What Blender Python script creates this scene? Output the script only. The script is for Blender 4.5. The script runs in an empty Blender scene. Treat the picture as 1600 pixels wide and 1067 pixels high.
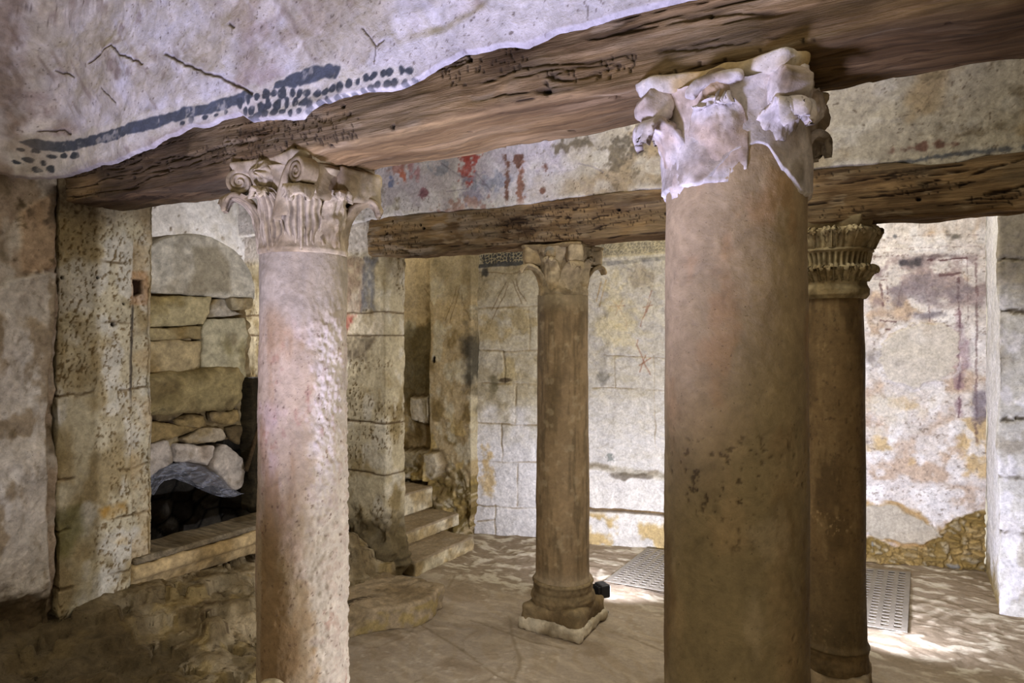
import bpy, math, random
import numpy as np
from mathutils import Vector
random.seed(7); RNG = np.random.default_rng(7)
COL = bpy.context.scene.collection
PI = math.pi

# ------------------------------------------------------------------ camera geometry (measured vanishing points)
F, CX, HZ, TH, H = 1069.0, 800.0, 528.0, math.radians(31.03), 1.6
cT, sT = math.cos(TH), math.sin(TH)
def ray(u, v):
    t = (u - CX) / F; w = (HZ - v) / F
    return (-sT + t * cT, cT + t * sT, w)
def onY(u, v, Y):
    r = ray(u, v); d = Y / r[1]; return (d * r[0], Y, H + d * r[2])
def onX(u, v, X):
    r = ray(u, v); d = X / r[0]; return (X, d * r[1], H + d * r[2])
def onZ(u, v, Z):
    r = ray(u, v); d = (Z - H) / r[2]; return (d * r[0], d * r[1], Z)
# the rear wall stands skewed to the arcade
BW0 = np.array([-3.17, 4.70]); BW1 = np.array([0.345, 5.68])
BWd = (BW1 - BW0) / np.linalg.norm(BW1 - BW0); BWL = float(np.linalg.norm(BW1 - BW0))
BWn = np.array([BWd[1], -BWd[0]])                    # towards the room
def onB(u, v):                                        # -> (distance along the rear wall, height)
    r = ray(u, v); d = (BW0 @ BWn) / (r[0] * BWn[0] + r[1] * BWn[1])
    p = np.array([d * r[0], d * r[1]]); return (float((p - BW0) @ BWd), H + d * r[2])

# ------------------------------------------------------------------ numpy noise
def _h(i, j, k, s):
    n = (i.astype(np.int64) * 374761393 + j.astype(np.int64) * 668265263 + k.astype(np.int64) * 2147483647 + s * 1274126177) & 0xffffffff
    n = ((n ^ (n >> 13)) * 1274126177) & 0xffffffff
    n = ((n ^ (n >> 16)) * 2246822519) & 0xffffffff
    return ((n ^ (n >> 15)) & 0xffffff) / float(0xffffff)
def vn(x, y, z, s=0):
    xi, yi, zi = np.floor(x), np.floor(y), np.floor(z)
    fx, fy, fz = x - xi, y - yi, z - zi
    ux, uy, uz = [f * f * f * (f * (f * 6 - 15) + 10) for f in (fx, fy, fz)]
    r = 0
    for a in (0, 1):
        wx = ux if a else 1 - ux
        for b in (0, 1):
            wy = uy if b else 1 - uy
            for c in (0, 1):
                wz = uz if c else 1 - uz
                r = r + wx * wy * wz * _h(xi + a, yi + b, zi + c, s)
    return r * 2 - 1
def fbm(x, y, z, o=4, s=0, g=.5, l=2.07):
    x = np.asarray(x, float); y = np.asarray(y, float) + 0 * x; z = np.asarray(z, float) + 0 * x
    a, t, n = 1., 0., 0.
    for k in range(o):
        t = t + a * vn(x, y, z, s + 17 * k); n += a
        x, y, z = x * l + 13.7, y * l + 7.3, z * l + 3.1; a *= g
    return t / n * 1.6
def ridge(x, y, z, o=3, s=0):
    return 1 - np.abs(fbm(x, y, z, o, s))
def worley(x, y, s=0):
    xi, yi = np.floor(x), np.floor(y)
    f1 = np.full(x.shape, 9.); f2 = np.full(x.shape, 9.); idd = np.zeros(x.shape)
    for a in (-1, 0, 1):
        for b in (-1, 0, 1):
            cx, cy = xi + a, yi + b
            z0 = np.zeros_like(cx)
            px = cx + .1 + .8 * _h(cx, cy, z0, s); py = cy + .1 + .8 * _h(cx, cy, z0 + 1, s)
            d = np.hypot(px - x, py - y); i = _h(cx, cy, z0 + 2, s)
            new = d < f1
            f2 = np.where(new, f1, np.minimum(f2, d)); idd = np.where(new, i, idd); f1 = np.where(new, d, f1)
    return f1, f2, idd
def sm(a, b, x):
    t = np.clip((x - a) / (b - a), 0, 1); return t * t * (3 - 2 * t)
def mix(c, col, m):
    m = np.clip(m, 0, 1)[..., None]; return c * (1 - m) + np.asarray(col) * m
def flat(shape, col):
    return np.ones(shape + (3,)) * np.asarray(col)
def lin(c):
    c = np.clip(c, 0, 1); return np.where(c <= .04045, c / 12.92, ((c + .055) / 1.055) ** 2.4)
def sd_poly(A, B, poly):
    p = np.asarray(poly, float); out = np.full(A.shape, 9.)
    m = (A > p[:, 0].min() - .12) & (A < p[:, 0].max() + .12) & (B > p[:, 1].min() - .12) & (B < p[:, 1].max() + .12)
    if not m.any(): return out
    a, b = A[m], B[m]; d = np.full(a.shape, 9.); ins = np.zeros(a.shape, bool)
    for i in range(len(p)):
        x0, y0 = p[i]; x1, y1 = p[(i + 1) % len(p)]; dx, dy = x1 - x0, y1 - y0
        t = np.clip(((a - x0) * dx + (b - y0) * dy) / (dx * dx + dy * dy + 1e-12), 0, 1)
        d = np.minimum(d, np.hypot(a - x0 - t * dx, b - y0 - t * dy))
        c = ((y0 > b) != (y1 > b)) & (a < (x1 - x0) * (b - y0) / ((y1 - y0) if y1 != y0 else 1e-9) + x0)
        ins ^= c
    out[m] = np.where(ins, -d, d); return out
def sd_line(A, B, pts):
    p = np.asarray(pts, float); out = np.full(A.shape, 9.)
    m = (A > p[:, 0].min() - .08) & (A < p[:, 0].max() + .08) & (B > p[:, 1].min() - .08) & (B < p[:, 1].max() + .08)
    if not m.any(): return out
    a, b = A[m], B[m]; d = np.full(a.shape, 9.)
    for i in range(len(p) - 1):
        x0, y0 = p[i]; x1, y1 = p[i + 1]; dx, dy = x1 - x0, y1 - y0
        t = np.clip(((a - x0) * dx + (b - y0) * dy) / (dx * dx + dy * dy + 1e-12), 0, 1)
        d = np.minimum(d, np.hypot(a - x0 - t * dx, b - y0 - t * dy))
    out[m] = d; return out

# ------------------------------------------------------------------ materials (all procedural; colour pigment comes from a vertex attribute)
def mat(name, fine=55., bump=.35, rough=.9, var=.28, pits=.0, stretch=(1, 1, 1), spec=.2, dist=.006, mot=.26):
    m = bpy.data.materials.new(name); m.use_nodes = True; nt = m.node_tree; N = nt.nodes; L = nt.links
    bs = N['Principled BSDF']; bs.inputs['Roughness'].default_value = rough; bs.inputs['Specular IOR Level'].default_value = spec
    at = N.new('ShaderNodeAttribute'); at.attribute_name = 'Col'
    tc = N.new('ShaderNodeTexCoord'); mp = N.new('ShaderNodeMapping'); mp.inputs['Scale'].default_value = stretch
    L.new(tc.outputs['Object'], mp.inputs['Vector'])
    def noise(sc, det, ro=.6):
        n = N.new('ShaderNodeTexNoise'); n.inputs['Scale'].default_value = sc; n.inputs['Detail'].default_value = det
        n.inputs['Roughness'].default_value = ro; L.new(mp.outputs[0], n.inputs['Vector']); return n
    n1 = noise(fine, 5, .68); n2 = noise(fine * 4.2, 3)
    mr = N.new('ShaderNodeMapRange'); mr.inputs[1].default_value = .25; mr.inputs[2].default_value = .75
    mr.inputs[3].default_value = 1 - var; mr.inputs[4].default_value = 1 + var * .8
    n4 = noise(fine * .27, 12, .74); n4.inputs['Distortion'].default_value = .7
    m4 = N.new('ShaderNodeMapRange'); m4.inputs[1].default_value = .32; m4.inputs[2].default_value = .66; m4.inputs[3].default_value = 1 - mot * 1.25; m4.inputs[4].default_value = 1 + mot * .55
    L.new(n4.outputs['Fac'], m4.inputs[0])
    L.new(n1.outputs['Fac'], mr.inputs[0]); mv = N.new('ShaderNodeMath'); mv.operation = 'MULTIPLY'; L.new(mr.outputs[0], mv.inputs[0]); L.new(m4.outputs[0], mv.inputs[1])
    mul = N.new('ShaderNodeMix'); mul.data_type = 'RGBA'; mul.blend_type = 'MULTIPLY'; mul.inputs[0].default_value = 1
    L.new(at.outputs['Color'], mul.inputs[6])
    cb = N.new('ShaderNodeCombineColor')
    for i in range(3): L.new(mv.outputs[0], cb.inputs[i])
    L.new(cb.outputs[0], mul.inputs[7])
    colout = mul.outputs[2]; hsum = None
    ad = N.new('ShaderNodeMath'); ad.operation = 'MULTIPLY_ADD'; ad.inputs[1].default_value = .35
    L.new(n2.outputs['Fac'], ad.inputs[0]); L.new(n1.outputs['Fac'], ad.inputs[2]); hsum = ad.outputs[0]
    a2 = N.new('ShaderNodeMath'); a2.operation = 'MULTIPLY_ADD'; a2.inputs[1].default_value = 1.6; L.new(n4.outputs['Fac'], a2.inputs[0]); L.new(hsum, a2.inputs[2]); hsum = a2.outputs[0]
    if pits > 0:
        n3 = noise(fine * 3.4, 2, .5)
        pr = N.new('ShaderNodeMapRange'); pr.inputs[1].default_value = .67; pr.inputs[2].default_value = .76
        pr.inputs[3].default_value = 0; pr.inputs[4].default_value = 1; L.new(n3.outputs['Fac'], pr.inputs[0])
        mm = N.new('ShaderNodeMath'); mm.operation = 'MULTIPLY'; mm.inputs[1].default_value = pits; L.new(pr.outputs[0], mm.inputs[0])
        mx = N.new('ShaderNodeMix'); mx.data_type = 'RGBA'; mx.inputs[7].default_value = (.03, .02, .012, 1)
        L.new(mm.outputs[0], mx.inputs[0]); L.new(colout, mx.inputs[6]); colout = mx.outputs[2]
        sb = N.new('ShaderNodeMath'); sb.operation = 'SUBTRACT'; L.new(hsum, sb.inputs[0]); L.new(mm.outputs[0], sb.inputs[1]); hsum = sb.outputs[0]
    L.new(colout, bs.inputs['Base Color'])
    bp = N.new('ShaderNodeBump'); bp.inputs['Strength'].default_value = bump; bp.inputs['Distance'].default_value = dist
    L.new(hsum, bp.inputs['Height']); L.new(bp.outputs[0], bs.inputs['Normal'])
    return m
M = dict(
    plaster=mat('lime_plaster', 45, .55, .93, .22, .35),
    fresco=mat('fresco_plaster', 60, .5, .93, .3, .5),
    stone=mat('weathered_limestone', 50, .6, .92, .3, .6),
    marble=mat('column_stone', 46, .4, .75, .2, .4, spec=.3, mot=.22),
    carved=mat('carved_stone', 60, .35, .85, .2, .45),
    wood=mat('old_timber', 30, .95, .88, .45, .0, stretch=(.13, 2.2, 2.2), dist=.012, mot=.5),
    rock=mat('rough_rock', 28, .9, .95, .38, .45, dist=.012),
    sand=mat('sandy_mortar', 60, .45, .86, .14, .1, mot=.16),
    dark=mat('dark_earth', 30, .8, .97, .4, .0),
    steel=mat('perforated_steel', 90, .06, .45, .10, .0, spec=.5),
)
def simple(name, col, rough=.5, metal=0., emit=None, es=0., trans=0., alpha=1.):
    m = bpy.data.materials.new(name); m.use_nodes = True; b = m.node_tree.nodes['Principled BSDF']
    nz = m.node_tree.nodes.new('ShaderNodeTexNoise'); nz.inputs['Scale'].default_value = 40
    mr = m.node_tree.nodes.new('ShaderNodeMapRange'); mr.inputs[3].default_value = rough * .85; mr.inputs[4].default_value = min(1, rough * 1.15)
    m.node_tree.links.new(nz.outputs['Fac'], mr.inputs[0]); m.node_tree.links.new(mr.outputs[0], b.inputs['Roughness'])
    b.inputs['Base Color'].default_value = (*col, 1); b.inputs['Metallic'].default_value = metal
    b.inputs['Transmission Weight'].default_value = trans; b.inputs['Alpha'].default_value = alpha
    if emit: b.inputs['Emission Color'].default_value = (*emit, 1); b.inputs['Emission Strength'].default_value = es
    return m
M['black'] = simple('black_lamp_housing', (.012, .013, .018), .5)
M['glass'] = simple('lamp_glass', (.9, .9, 1), .2, emit=(.85, .88, 1), es=6)
M['film'] = simple('clear_polythene', (.26, .29, .40), .12, alpha=.38)

def _film():
    m = M['film']; nt = m.node_tree; N = nt.nodes; L = nt.links; bs = N['Principled BSDF']
    tc = N.new('ShaderNodeTexCoord'); mp = N.new('ShaderNodeMapping'); mp.inputs['Scale'].default_value = (6, 9, 30); mp.inputs['Rotation'].default_value = (.5, 0, 0); L.new(tc.outputs['Object'], mp.inputs['Vector'])
    n = N.new('ShaderNodeTexNoise'); n.inputs['Scale'].default_value = .8; n.inputs['Detail'].default_value = 4; n.inputs['Distortion'].default_value = 1.6; L.new(mp.outputs[0], n.inputs['Vector'])
    r = N.new('ShaderNodeMapRange'); r.inputs[1].default_value = .42; r.inputs[2].default_value = .68; r.inputs[3].default_value = .2; r.inputs[4].default_value = .7; L.new(n.outputs['Fac'], r.inputs[0]); L.new(r.outputs[0], bs.inputs['Alpha'])
    bp = N.new('ShaderNodeBump'); bp.inputs['Strength'].default_value = .9; bp.inputs['Distance'].default_value = .02; L.new(n.outputs['Fac'], bp.inputs['Height']); L.new(bp.outputs[0], bs.inputs['Normal'])
    bs.inputs['Base Color'].default_value = (.36, .38, .47, 1)
_film()

# ------------------------------------------------------------------ object helpers
def link(name, V, Fc, C, m, parent=None, smooth=True):
    V = np.asarray(V, float); me = bpy.data.meshes.new(name)
    Fc = np.asarray(Fc, np.int32)
    me.vertices.add(len(V)); me.vertices.foreach_set('co', V.ravel())
    k = Fc.shape[1]; me.loops.add(Fc.size); me.loops.foreach_set('vertex_index', Fc.ravel())
    me.polygons.add(len(Fc)); me.polygons.foreach_set('loop_start', np.arange(0, Fc.size, k, dtype=np.int32))
    try: me.polygons.foreach_set('loop_total', np.full(len(Fc), k, np.int32))
    except Exception: pass
    me.polygons.foreach_set('use_smooth', np.full(len(Fc), smooth, bool))
    me.update(calc_edges=True); me.validate()
    if C is not None:
        C = lin(np.asarray(C, float).reshape(-1, 3)); a = me.color_attributes.new('Col', 'FLOAT_COLOR', 'POINT')
        a.data.foreach_set('color', np.c_[C, np.ones(len(C))].astype(np.float32).ravel())
    me.materials.append(m)
    o = bpy.data.objects.new(name, me); COL.objects.link(o)
    if parent:
        o.parent = parent; o.matrix_parent_inverse = parent.matrix_basis.inverted()
    return o
def gfaces(nu, nv, wu=False, off=0, flip=False):
    iu = np.arange(nu if wu else nu - 1); iv = np.arange(nv - 1)
    a, b = np.meshgrid(iu, iv, indexing='ij'); a2 = (a + 1) % nu
    f = np.stack([a * nv + b, a2 * nv + b, a2 * nv + b + 1, a * nv + b + 1], -1).reshape(-1, 4) + off
    return f[:, ::-1] if flip else f
def grid(name, P, C, m, parent=None, wu=False, flip=False):
    nu, nv = P.shape[:2]
    return link(name, P.reshape(-1, 3), gfaces(nu, nv, wu, 0, flip), C, m, parent)
def shell(P, th, nrm=None):
    """closed thick shell from a grid: returns V, F and index map for colours"""
    nu, nv = P.shape[:2]
    du = np.gradient(P, axis=0); dv = np.gradient(P, axis=1)
    n = np.cross(du, dv); n /= np.linalg.norm(n, axis=-1, keepdims=True) + 1e-12
    Q = P - n * th
    V = np.concatenate([P.reshape(-1, 3), Q.reshape(-1, 3)]); o = nu * nv
    fs = [gfaces(nu, nv), gfaces(nu, nv, off=o, flip=True)]
    def strip(ix):
        ix = np.asarray(ix); return np.stack([ix[1:], ix[:-1], ix[:-1] + o, ix[1:] + o], -1)
    I = np.arange(o).reshape(nu, nv)
    fs += [strip(I[:, 0]), strip(I[-1, :]), strip(I[::-1, -1]), strip(I[0, ::-1])]
    return V, np.concatenate(fs)
def tag(o, label, cat, group=None, kind=None):
    o['label'] = label; o['category'] = cat
    if group: o['group'] = group
    o['kind'] = kind or 'thing'
    return o
def struct(o, label=None, cat=None):
    o['kind'] = 'structure'
    if label: o['label'] = label; o['category'] = cat
    return o
def empty(name, loc, label, cat, group=None):
    o = bpy.data.objects.new(name, None); COL.objects.link(o); o.location = loc; o.empty_display_size = .1
    bpy.context.view_layer.update()
    return tag(o, label, cat, group)

def stone_cols(P, base, alt, dirt=(.36, .30, .20), fs=1., seed=0, dirtm=.5):
    x, y, z = P[..., 0] * fs, P[..., 1] * fs, P[..., 2] * fs
    C = flat(P.shape[:-1], base)
    C = mix(C, alt, sm(-.15, .55, fbm(x * 5, y * 5, z * 5, 4, seed)))
    C = mix(C, dirt, dirtm * sm(.2, .8, fbm(x * 9, y * 9, z * 9, 4, seed + 5)))
    C = C * (1 + .12 * fbm(x * 30, y * 30, z * 30, 3, seed + 9)[..., None])
    return C
def box_pts(n):
    """points of a subdivided unit cube surface, merged, with quad faces"""
    nx, ny, nz = n; V = []; Fc = []
    def face(a, b, c, na, nb, val, flip):
        A, B = np.meshgrid(np.linspace(-1, 1, na + 1), np.linspace(-1, 1, nb + 1), indexing='ij')
        P = np.zeros(A.shape + (3,)); P[..., a] = A; P[..., b] = B; P[..., c] = val
        off = sum(len(v) for v in V); V.append(P.reshape(-1, 3)); Fc.append(gfaces(na + 1, nb + 1, off=off, flip=flip))
    N = (nx, ny, nz)
    for c, (a, b) in ((0, (1, 2)), (1, (2, 0)), (2, (0, 1))):
        face(a, b, c, N[a], N[b], 1, False); face(a, b, c, N[a], N[b], -1, True)
    V = np.concatenate(V); Fc = np.concatenate(Fc)
    key = np.round(V * 1e5).astype(np.int64); _, idx, inv = np.unique(key, axis=0, return_index=True, return_inverse=True)
    return V[idx], inv.ravel()[Fc]
def block(name, c, dims, rz=0., r=.02, amp=.008, fr=9., res=.012, base=(.72, .67, .58), alt=(.62, .55, .42), m='stone', parent=None, seed=0,
          shape=None, paint=None, tilt=(0, 0), dirtm=.5, dirt=(.36, .30, .20)):
    hd = np.array(dims) / 2; n = [max(3, int(2 * h / res)) for h in hd]
    V, Fc = box_pts(n); P = V * hd
    r = min(r, hd.min() * .95); inner = np.clip(P, -(hd - r), hd - r); dlt = P - inner
    L = np.linalg.norm(dlt, axis=1, keepdims=True); nrm = dlt / (L + 1e-9)
    P = np.where(L > 1e-9, inner + nrm * np.minimum(r, L * 0 + r), P)
    if shape: P = shape(P, hd)
    W = P + np.array(c)
    s = seed * 3.71
    d = amp * (fbm(W[:, 0] * fr + s, W[:, 1] * fr, W[:, 2] * fr, 4, seed) + .35 * fbm(W[:, 0] * fr * 5, W[:, 1] * fr * 5 + s, W[:, 2] * fr * 5, 3, seed))
    P = P + nrm * d[:, None]
    C = stone_cols(P[:, None, :] + np.array(c) + s, base, alt, seed=seed, dirtm=dirtm, dirt=dirt)[:, 0]
    if paint: C = paint(W, C)
    rx, ry = tilt
    if rx: P = P @ np.array([[1, 0, 0], [0, math.cos(rx), math.sin(rx)], [0, -math.sin(rx), math.cos(rx)]])
    if ry: P = P @ np.array([[math.cos(ry), 0, -math.sin(ry)], [0, 1, 0], [math.sin(ry), 0, math.cos(ry)]])
    if rz: P = P @ np.array([[math.cos(rz), math.sin(rz), 0], [-math.sin(rz), math.cos(rz), 0], [0, 0, 1]])
    if parent is None:
        o = link(name, P, Fc, C, M[m]); o.location = c
    else:
        o = link(name, P + np.array(c), Fc, C, M[m], parent)
    return o
def pillow(name, poly, Xf, depth, base=(.72, .67, .58), alt=(.62, .55, .42), m='stone', seed=0, bulge=.02, amp=.006, dirtm=.4, parent=None, nr=14):
    """a stone with a polygonal face in the (y,z) plane at x=Xf, running back by depth"""
    p = np.asarray(poly, float); q = []
    for i in range(len(p)):
        a, b = p[i], p[(i + 1) % len(p)]; k = max(4, int(np.linalg.norm(b - a) / .008))
        for j in range(k): q.append(a + (b - a) * j / k)
    q = np.array(q)
    for _ in range(3): q = (np.roll(q, 1, 0) + 2 * q + np.roll(q, -1, 0)) / 4
    c = q.mean(0); nth = len(q); q = q + .007 * np.c_[fbm(q[:, 0] * 16, q[:, 1] * 16, seed, 4, 5), fbm(q[:, 0] * 16, q[:, 1] * 16, seed + 50, 4, 6)]
    rr = np.concatenate([np.linspace(.0003, 1, nr) ** .8, np.ones(5)]); xx = np.concatenate([-bulge * np.linspace(.02, 1, nr) ** 5, -bulge - depth * np.linspace(.15, 1, 5)])
    P = np.zeros((nth, len(rr), 3)); P[..., 0] = Xf + xx[None]; P[..., 1:] = c + (q - c)[:, None, :] * rr[None, :, None]
    s = seed * 2.3; n = fbm(P[..., 0] * 10 + s, P[..., 1] * 10, P[..., 2] * 10, 4, seed)
    P[..., 0] += amp * 1.3 * n
    P[..., 1] += amp * .6 * fbm(P[..., 0] * 14, P[..., 1] * 14 + s, P[..., 2] * 14, 3, seed + 3)
    C = stone_cols(P + s, base, alt, seed=seed, dirtm=dirtm)
    o_c = np.array([Xf - depth / 2, c[0], c[1]])
    V = np.concatenate([(P - o_c).reshape(-1, 3)]); 
    o = link(name, V, gfaces(nth, len(rr), True, flip=True), C, M[m]); o.location = o_c
    return o

# =================================================================== SETTING
# ---------- front arcade wall above the first beam (plastered, painted border), turning the corner on the left
Y1, Y2 = 1.576, 3.467
W1 = 1.415
edge_px = [(40, 300), (95, 284), (130, 266), (200, 250), (255, 228), (300, 207), (345, 194), (380, 180), (400, 192), (440, 190), (480, 186), (510, 167), (560, 150), (640, 141),
           (665, 128), (690, 108), (730, 88), (780, 80), (830, 74), (880, 57), (950, 37), (1000, 26), (1080, 7), (1130, -6), (1250, -30), (1600, -110)]
ex = np.array([onY(u, v, W1)[0] for u, v in edge_px]); ez = np.array([onY(u, v, W1)[2] for u, v in edge_px])
def wall_front():
    # plan path: from far right to the left corner, then towards the viewer
    xs = np.concatenate([np.linspace(2.6, .7, 60), np.linspace(.69, -2.86, 860)])
    pts = np.c_[xs, np.full(len(xs), W1)]
    a = np.linspace(0, PI / 2, 40)[1:]; arc = np.c_[-2.86 - .16 * np.sin(a), W1 - .16 + .16 * np.cos(a)]
    tail = np.c_[np.full(70, -3.02), np.linspace(W1 - .17, -1.6, 70)]
    pts = np.concatenate([pts, arc, tail]); nu = len(pts)
    d = np.gradient(pts, axis=0); d /= np.linalg.norm(d, axis=1, keepdims=True); nr = np.c_[d[:, 1], -d[:, 0]] * -1
    ss = np.concatenate([[0], np.cumsum(np.linalg.norm(np.diff(pts, axis=0), axis=1))])
    z0 = np.interp(pts[:, 0], ex[ex.argsort()], ez[ex.argsort()])
    z0 = z0 + .006 * fbm(pts[:, 0] * 14, pts[:, 1] * 14, 0, 4, 3)
    k = np.arange(nu) > 960; z0[k] = z0[959] - .0 * k[k]
    t = np.concatenate([np.linspace(0, .55, 190), np.linspace(.56, 1.6, 40)[0:]])
    Z = z0[:, None] + t[None, :]
    A = np.where(np.arange(nu)[:, None] < 920, pts[:, 0][:, None], -2.86 - (ss - ss[919])[:, None]) + 0 * Z
    B = Z
    # relief
    lo = fbm(A * 2.2, B * 2.2, 1, 3, 11); mid = fbm(A * 9, B * 9, 2, 4, 12); st = fbm((A + B * .8) * 26, (B - A * .5) * 6, 3, 3, 13)
    hgt = .016 * lo + .006 * mid + .0022 * st
    # smoother lime repair along the beam
    rep = [(430, 190), (470, 168), (560, 128), (590, 82), (640, 66), (700, 55), (760, 20), (810, -40), (1250, -60), (1120, 0), (1000, 30), (880, 62), (830, 78), (700, 110), (650, 145), (520, 172)]
    repd = sd_poly(A + .02 * mid, B + .02 * lo, [(onY(u, v, W1)[0], onY(u, v, W1)[2]) for u, v in rep]); rep_m = sm(.02, -.015, repd)
    hgt = hgt * (1 - .6 * rep_m) + .006 * rep_m
    C = flat(A.shape, (.78, .755, .755))
    C = mix(C, (.60, .52, .49), .65 * sm(.0, .75, fbm(A * 4 + 2, B * 4, 5, 5, 21)))
    C = mix(C, (.68, .63, .54), .6 * sm(.15, .7, fbm(A * 3 + 9, B * 3, 5, 4, 22)))
    C = mix(C, (.52, .46, .42), .6 * sm(.2, .9, st) * sm(-.3, .4, fbm(A * 2.5, B * 2.5, 8, 3, 31)))
    C = mix(C, (.86, .83, .82), .7 * sm(.1, .7, fbm(A * 7, B * 7, 15, 4, 23)))
    C = mix(C, (.82, .795, .79), .8 * rep_m)
    C = mix(C, (.46, .39, .36), .5 * sm(.35, .95, fbm(A * 22, B * 22, 7, 5, 25)) * (1 - .7 * rep_m) * sm(-.2, .5, fbm(A * 3, B * 3, 4, 3, 28)))
    C = mix(C, (.33, .28, .25), .6 * sm(.80, 1.05, fbm(A * 95, B * 80, 9, 3, 26)))
    def px(l): return [(onY(u, v, W1)[0], onY(u, v, W1)[2]) for u, v in l]
    wob = (.004 * fbm(A * 30, B * 30, 4, 3, 41), .004 * fbm(A * 30, B * 30, 14, 3, 42))
    worn = fbm(A * 35, B * 35, 3, 4, 43)
    # pale ground behind the painted border
    g = sd_poly(A + wob[0] * 2, B + wob[1] * 2, px([(60, 250), (78, 222), (400, 140), (520, 98), (545, 110), (655, 112), (660, 140), (560, 152), (480, 190), (395, 195), (372, 180), (300, 200), (120, 262), (70, 285)]))
    C = mix(C, (.80, .77, .72), .75 * sm(.012, -.008, g))
    bar = np.minimum(sd_poly(A + wob[0], B + wob[1], px([(70, 239), (82, 229), (240, 190), (398, 145), (408, 153), (396, 162), (250, 205), (84, 245)])),
                     sd_poly(A + wob[0] * 2, B + wob[1] * 2, px([(436, 143), (440, 130), (470, 116), (520, 104), (540, 112), (532, 124), (490, 132)])))
    C = mix(C, (.27, .29, .33), sm(.003, -.003, bar) * (.92 - .5 * sm(.35, .8, worn)))
    # painted pebbles: two staggered rows along the strip, a few at the left end
    rr = random.Random(3)
    pebs = []
    for i in range(21):
        f = i / 20.; u = 384 + 264 * f; vt = 172 - 44 * f - 6 * math.sin(f * 9)
        pebs.append((u + rr.uniform(-2, 2), vt - 9 + rr.uniform(-2, 2), 5.4 + rr.uniform(-1.2, 1.5), 6.8 + rr.uniform(-1.5, 2)))
        pebs.append((u + 6 + rr.uniform(-2, 2), vt + 7 + rr.uniform(-2, 2), 5.4 + rr.uniform(-1.2, 1.5), 7 + rr.uniform(-1.5, 2)))
        if f < .5: pebs.append((u + 1, vt + 21 + rr.uniform(-2, 2), 5 + rr.uniform(-1, 1.5), 5.5 + rr.uniform(-1, 1)))
    for u, v in [(72, 250), (84, 246), (97, 250), (110, 246), (123, 243), (78, 262), (90, 262), (70, 270), (84, 274), (96, 268), (300, 196), (312, 191), (330, 186), (345, 182), (360, 178)]:
        pebs.append((u, v, 4 + rr.uniform(-1, 1.5), 4 + rr.uniform(-1, 1.5)))
    for u, v, a, b in pebs:
        q = onY(u, v, W1); sc = (math.dist(onY(u + 1, v, W1), q) , math.dist(onY(u, v + 1, W1), q))
        mm = (np.abs(A - q[0]) < .04) & (np.abs(B - q[2]) < .04)
        if not mm.any(): continue
        e = np.hypot((A[mm] - q[0]) / (a * sc[0]), (B[mm] - q[2]) / (b * sc[1])) + .25 * vn(A[mm] * 60, B[mm] * 60, B[mm] * 0, 5) * 1.4
        cc = C[mm]; C[mm] = mix(cc, (.25, .265, .29), sm(1.12, .85, e) * (.95 - .4 * sm(.3, .8, worn[mm])))
    # cracks
    for l, w in [([(150, 102), (165, 90), (187, 73), (200, 88), (238, 105)], .0035), ([(268, 88), (285, 96), (320, 114), (352, 124), (385, 140), (405, 150)], .004),
                 ([(100, 118), (115, 117), (128, 124)], .003), ([(576, 48), (590, 66), (598, 78), (597, 100)], .002), ([(598, 78), (612, 71)], .002),
                 ([(365, 40), (372, 46)], .004), ([(85, 215), (110, 205), (118, 212)], .003), ([(170, 140), (190, 165)], .002)]:
        dd = sd_line(A + wob[0], B + wob[1], px(l)); c = sm(w * 1.6, w * .2, dd)
        C = mix(C, (.22, .17, .13), .85 * c); hgt = hgt - .006 * c
        hgt = hgt + .004 * sm(.05, .0, dd) * (dd < 1)
    # lower lip
    lip = sm(.03, .0, t)[None, :] * np.ones_like(A); C = mix(C, (.66, .62, .60), .5 * lip)
    C = mix(C, (.50, .42, .34), .7 * sm(-2.85, -3.2, A) * sm(-.3, .4, mid))
    hgt = hgt + .018 - .014 * sm(.009, 0, t)[None, :] ** 2
    P = np.zeros(A.shape + (3,)); P[..., 0] = pts[:, 0][:, None] + nr[:, 0][:, None] * hgt; P[..., 1] = pts[:, 1][:, None] + nr[:, 1][:, None] * hgt; P[..., 2] = Z
    struct(grid('wall_front', P, C, M['plaster'], flip=True))
wall_front()

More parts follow.
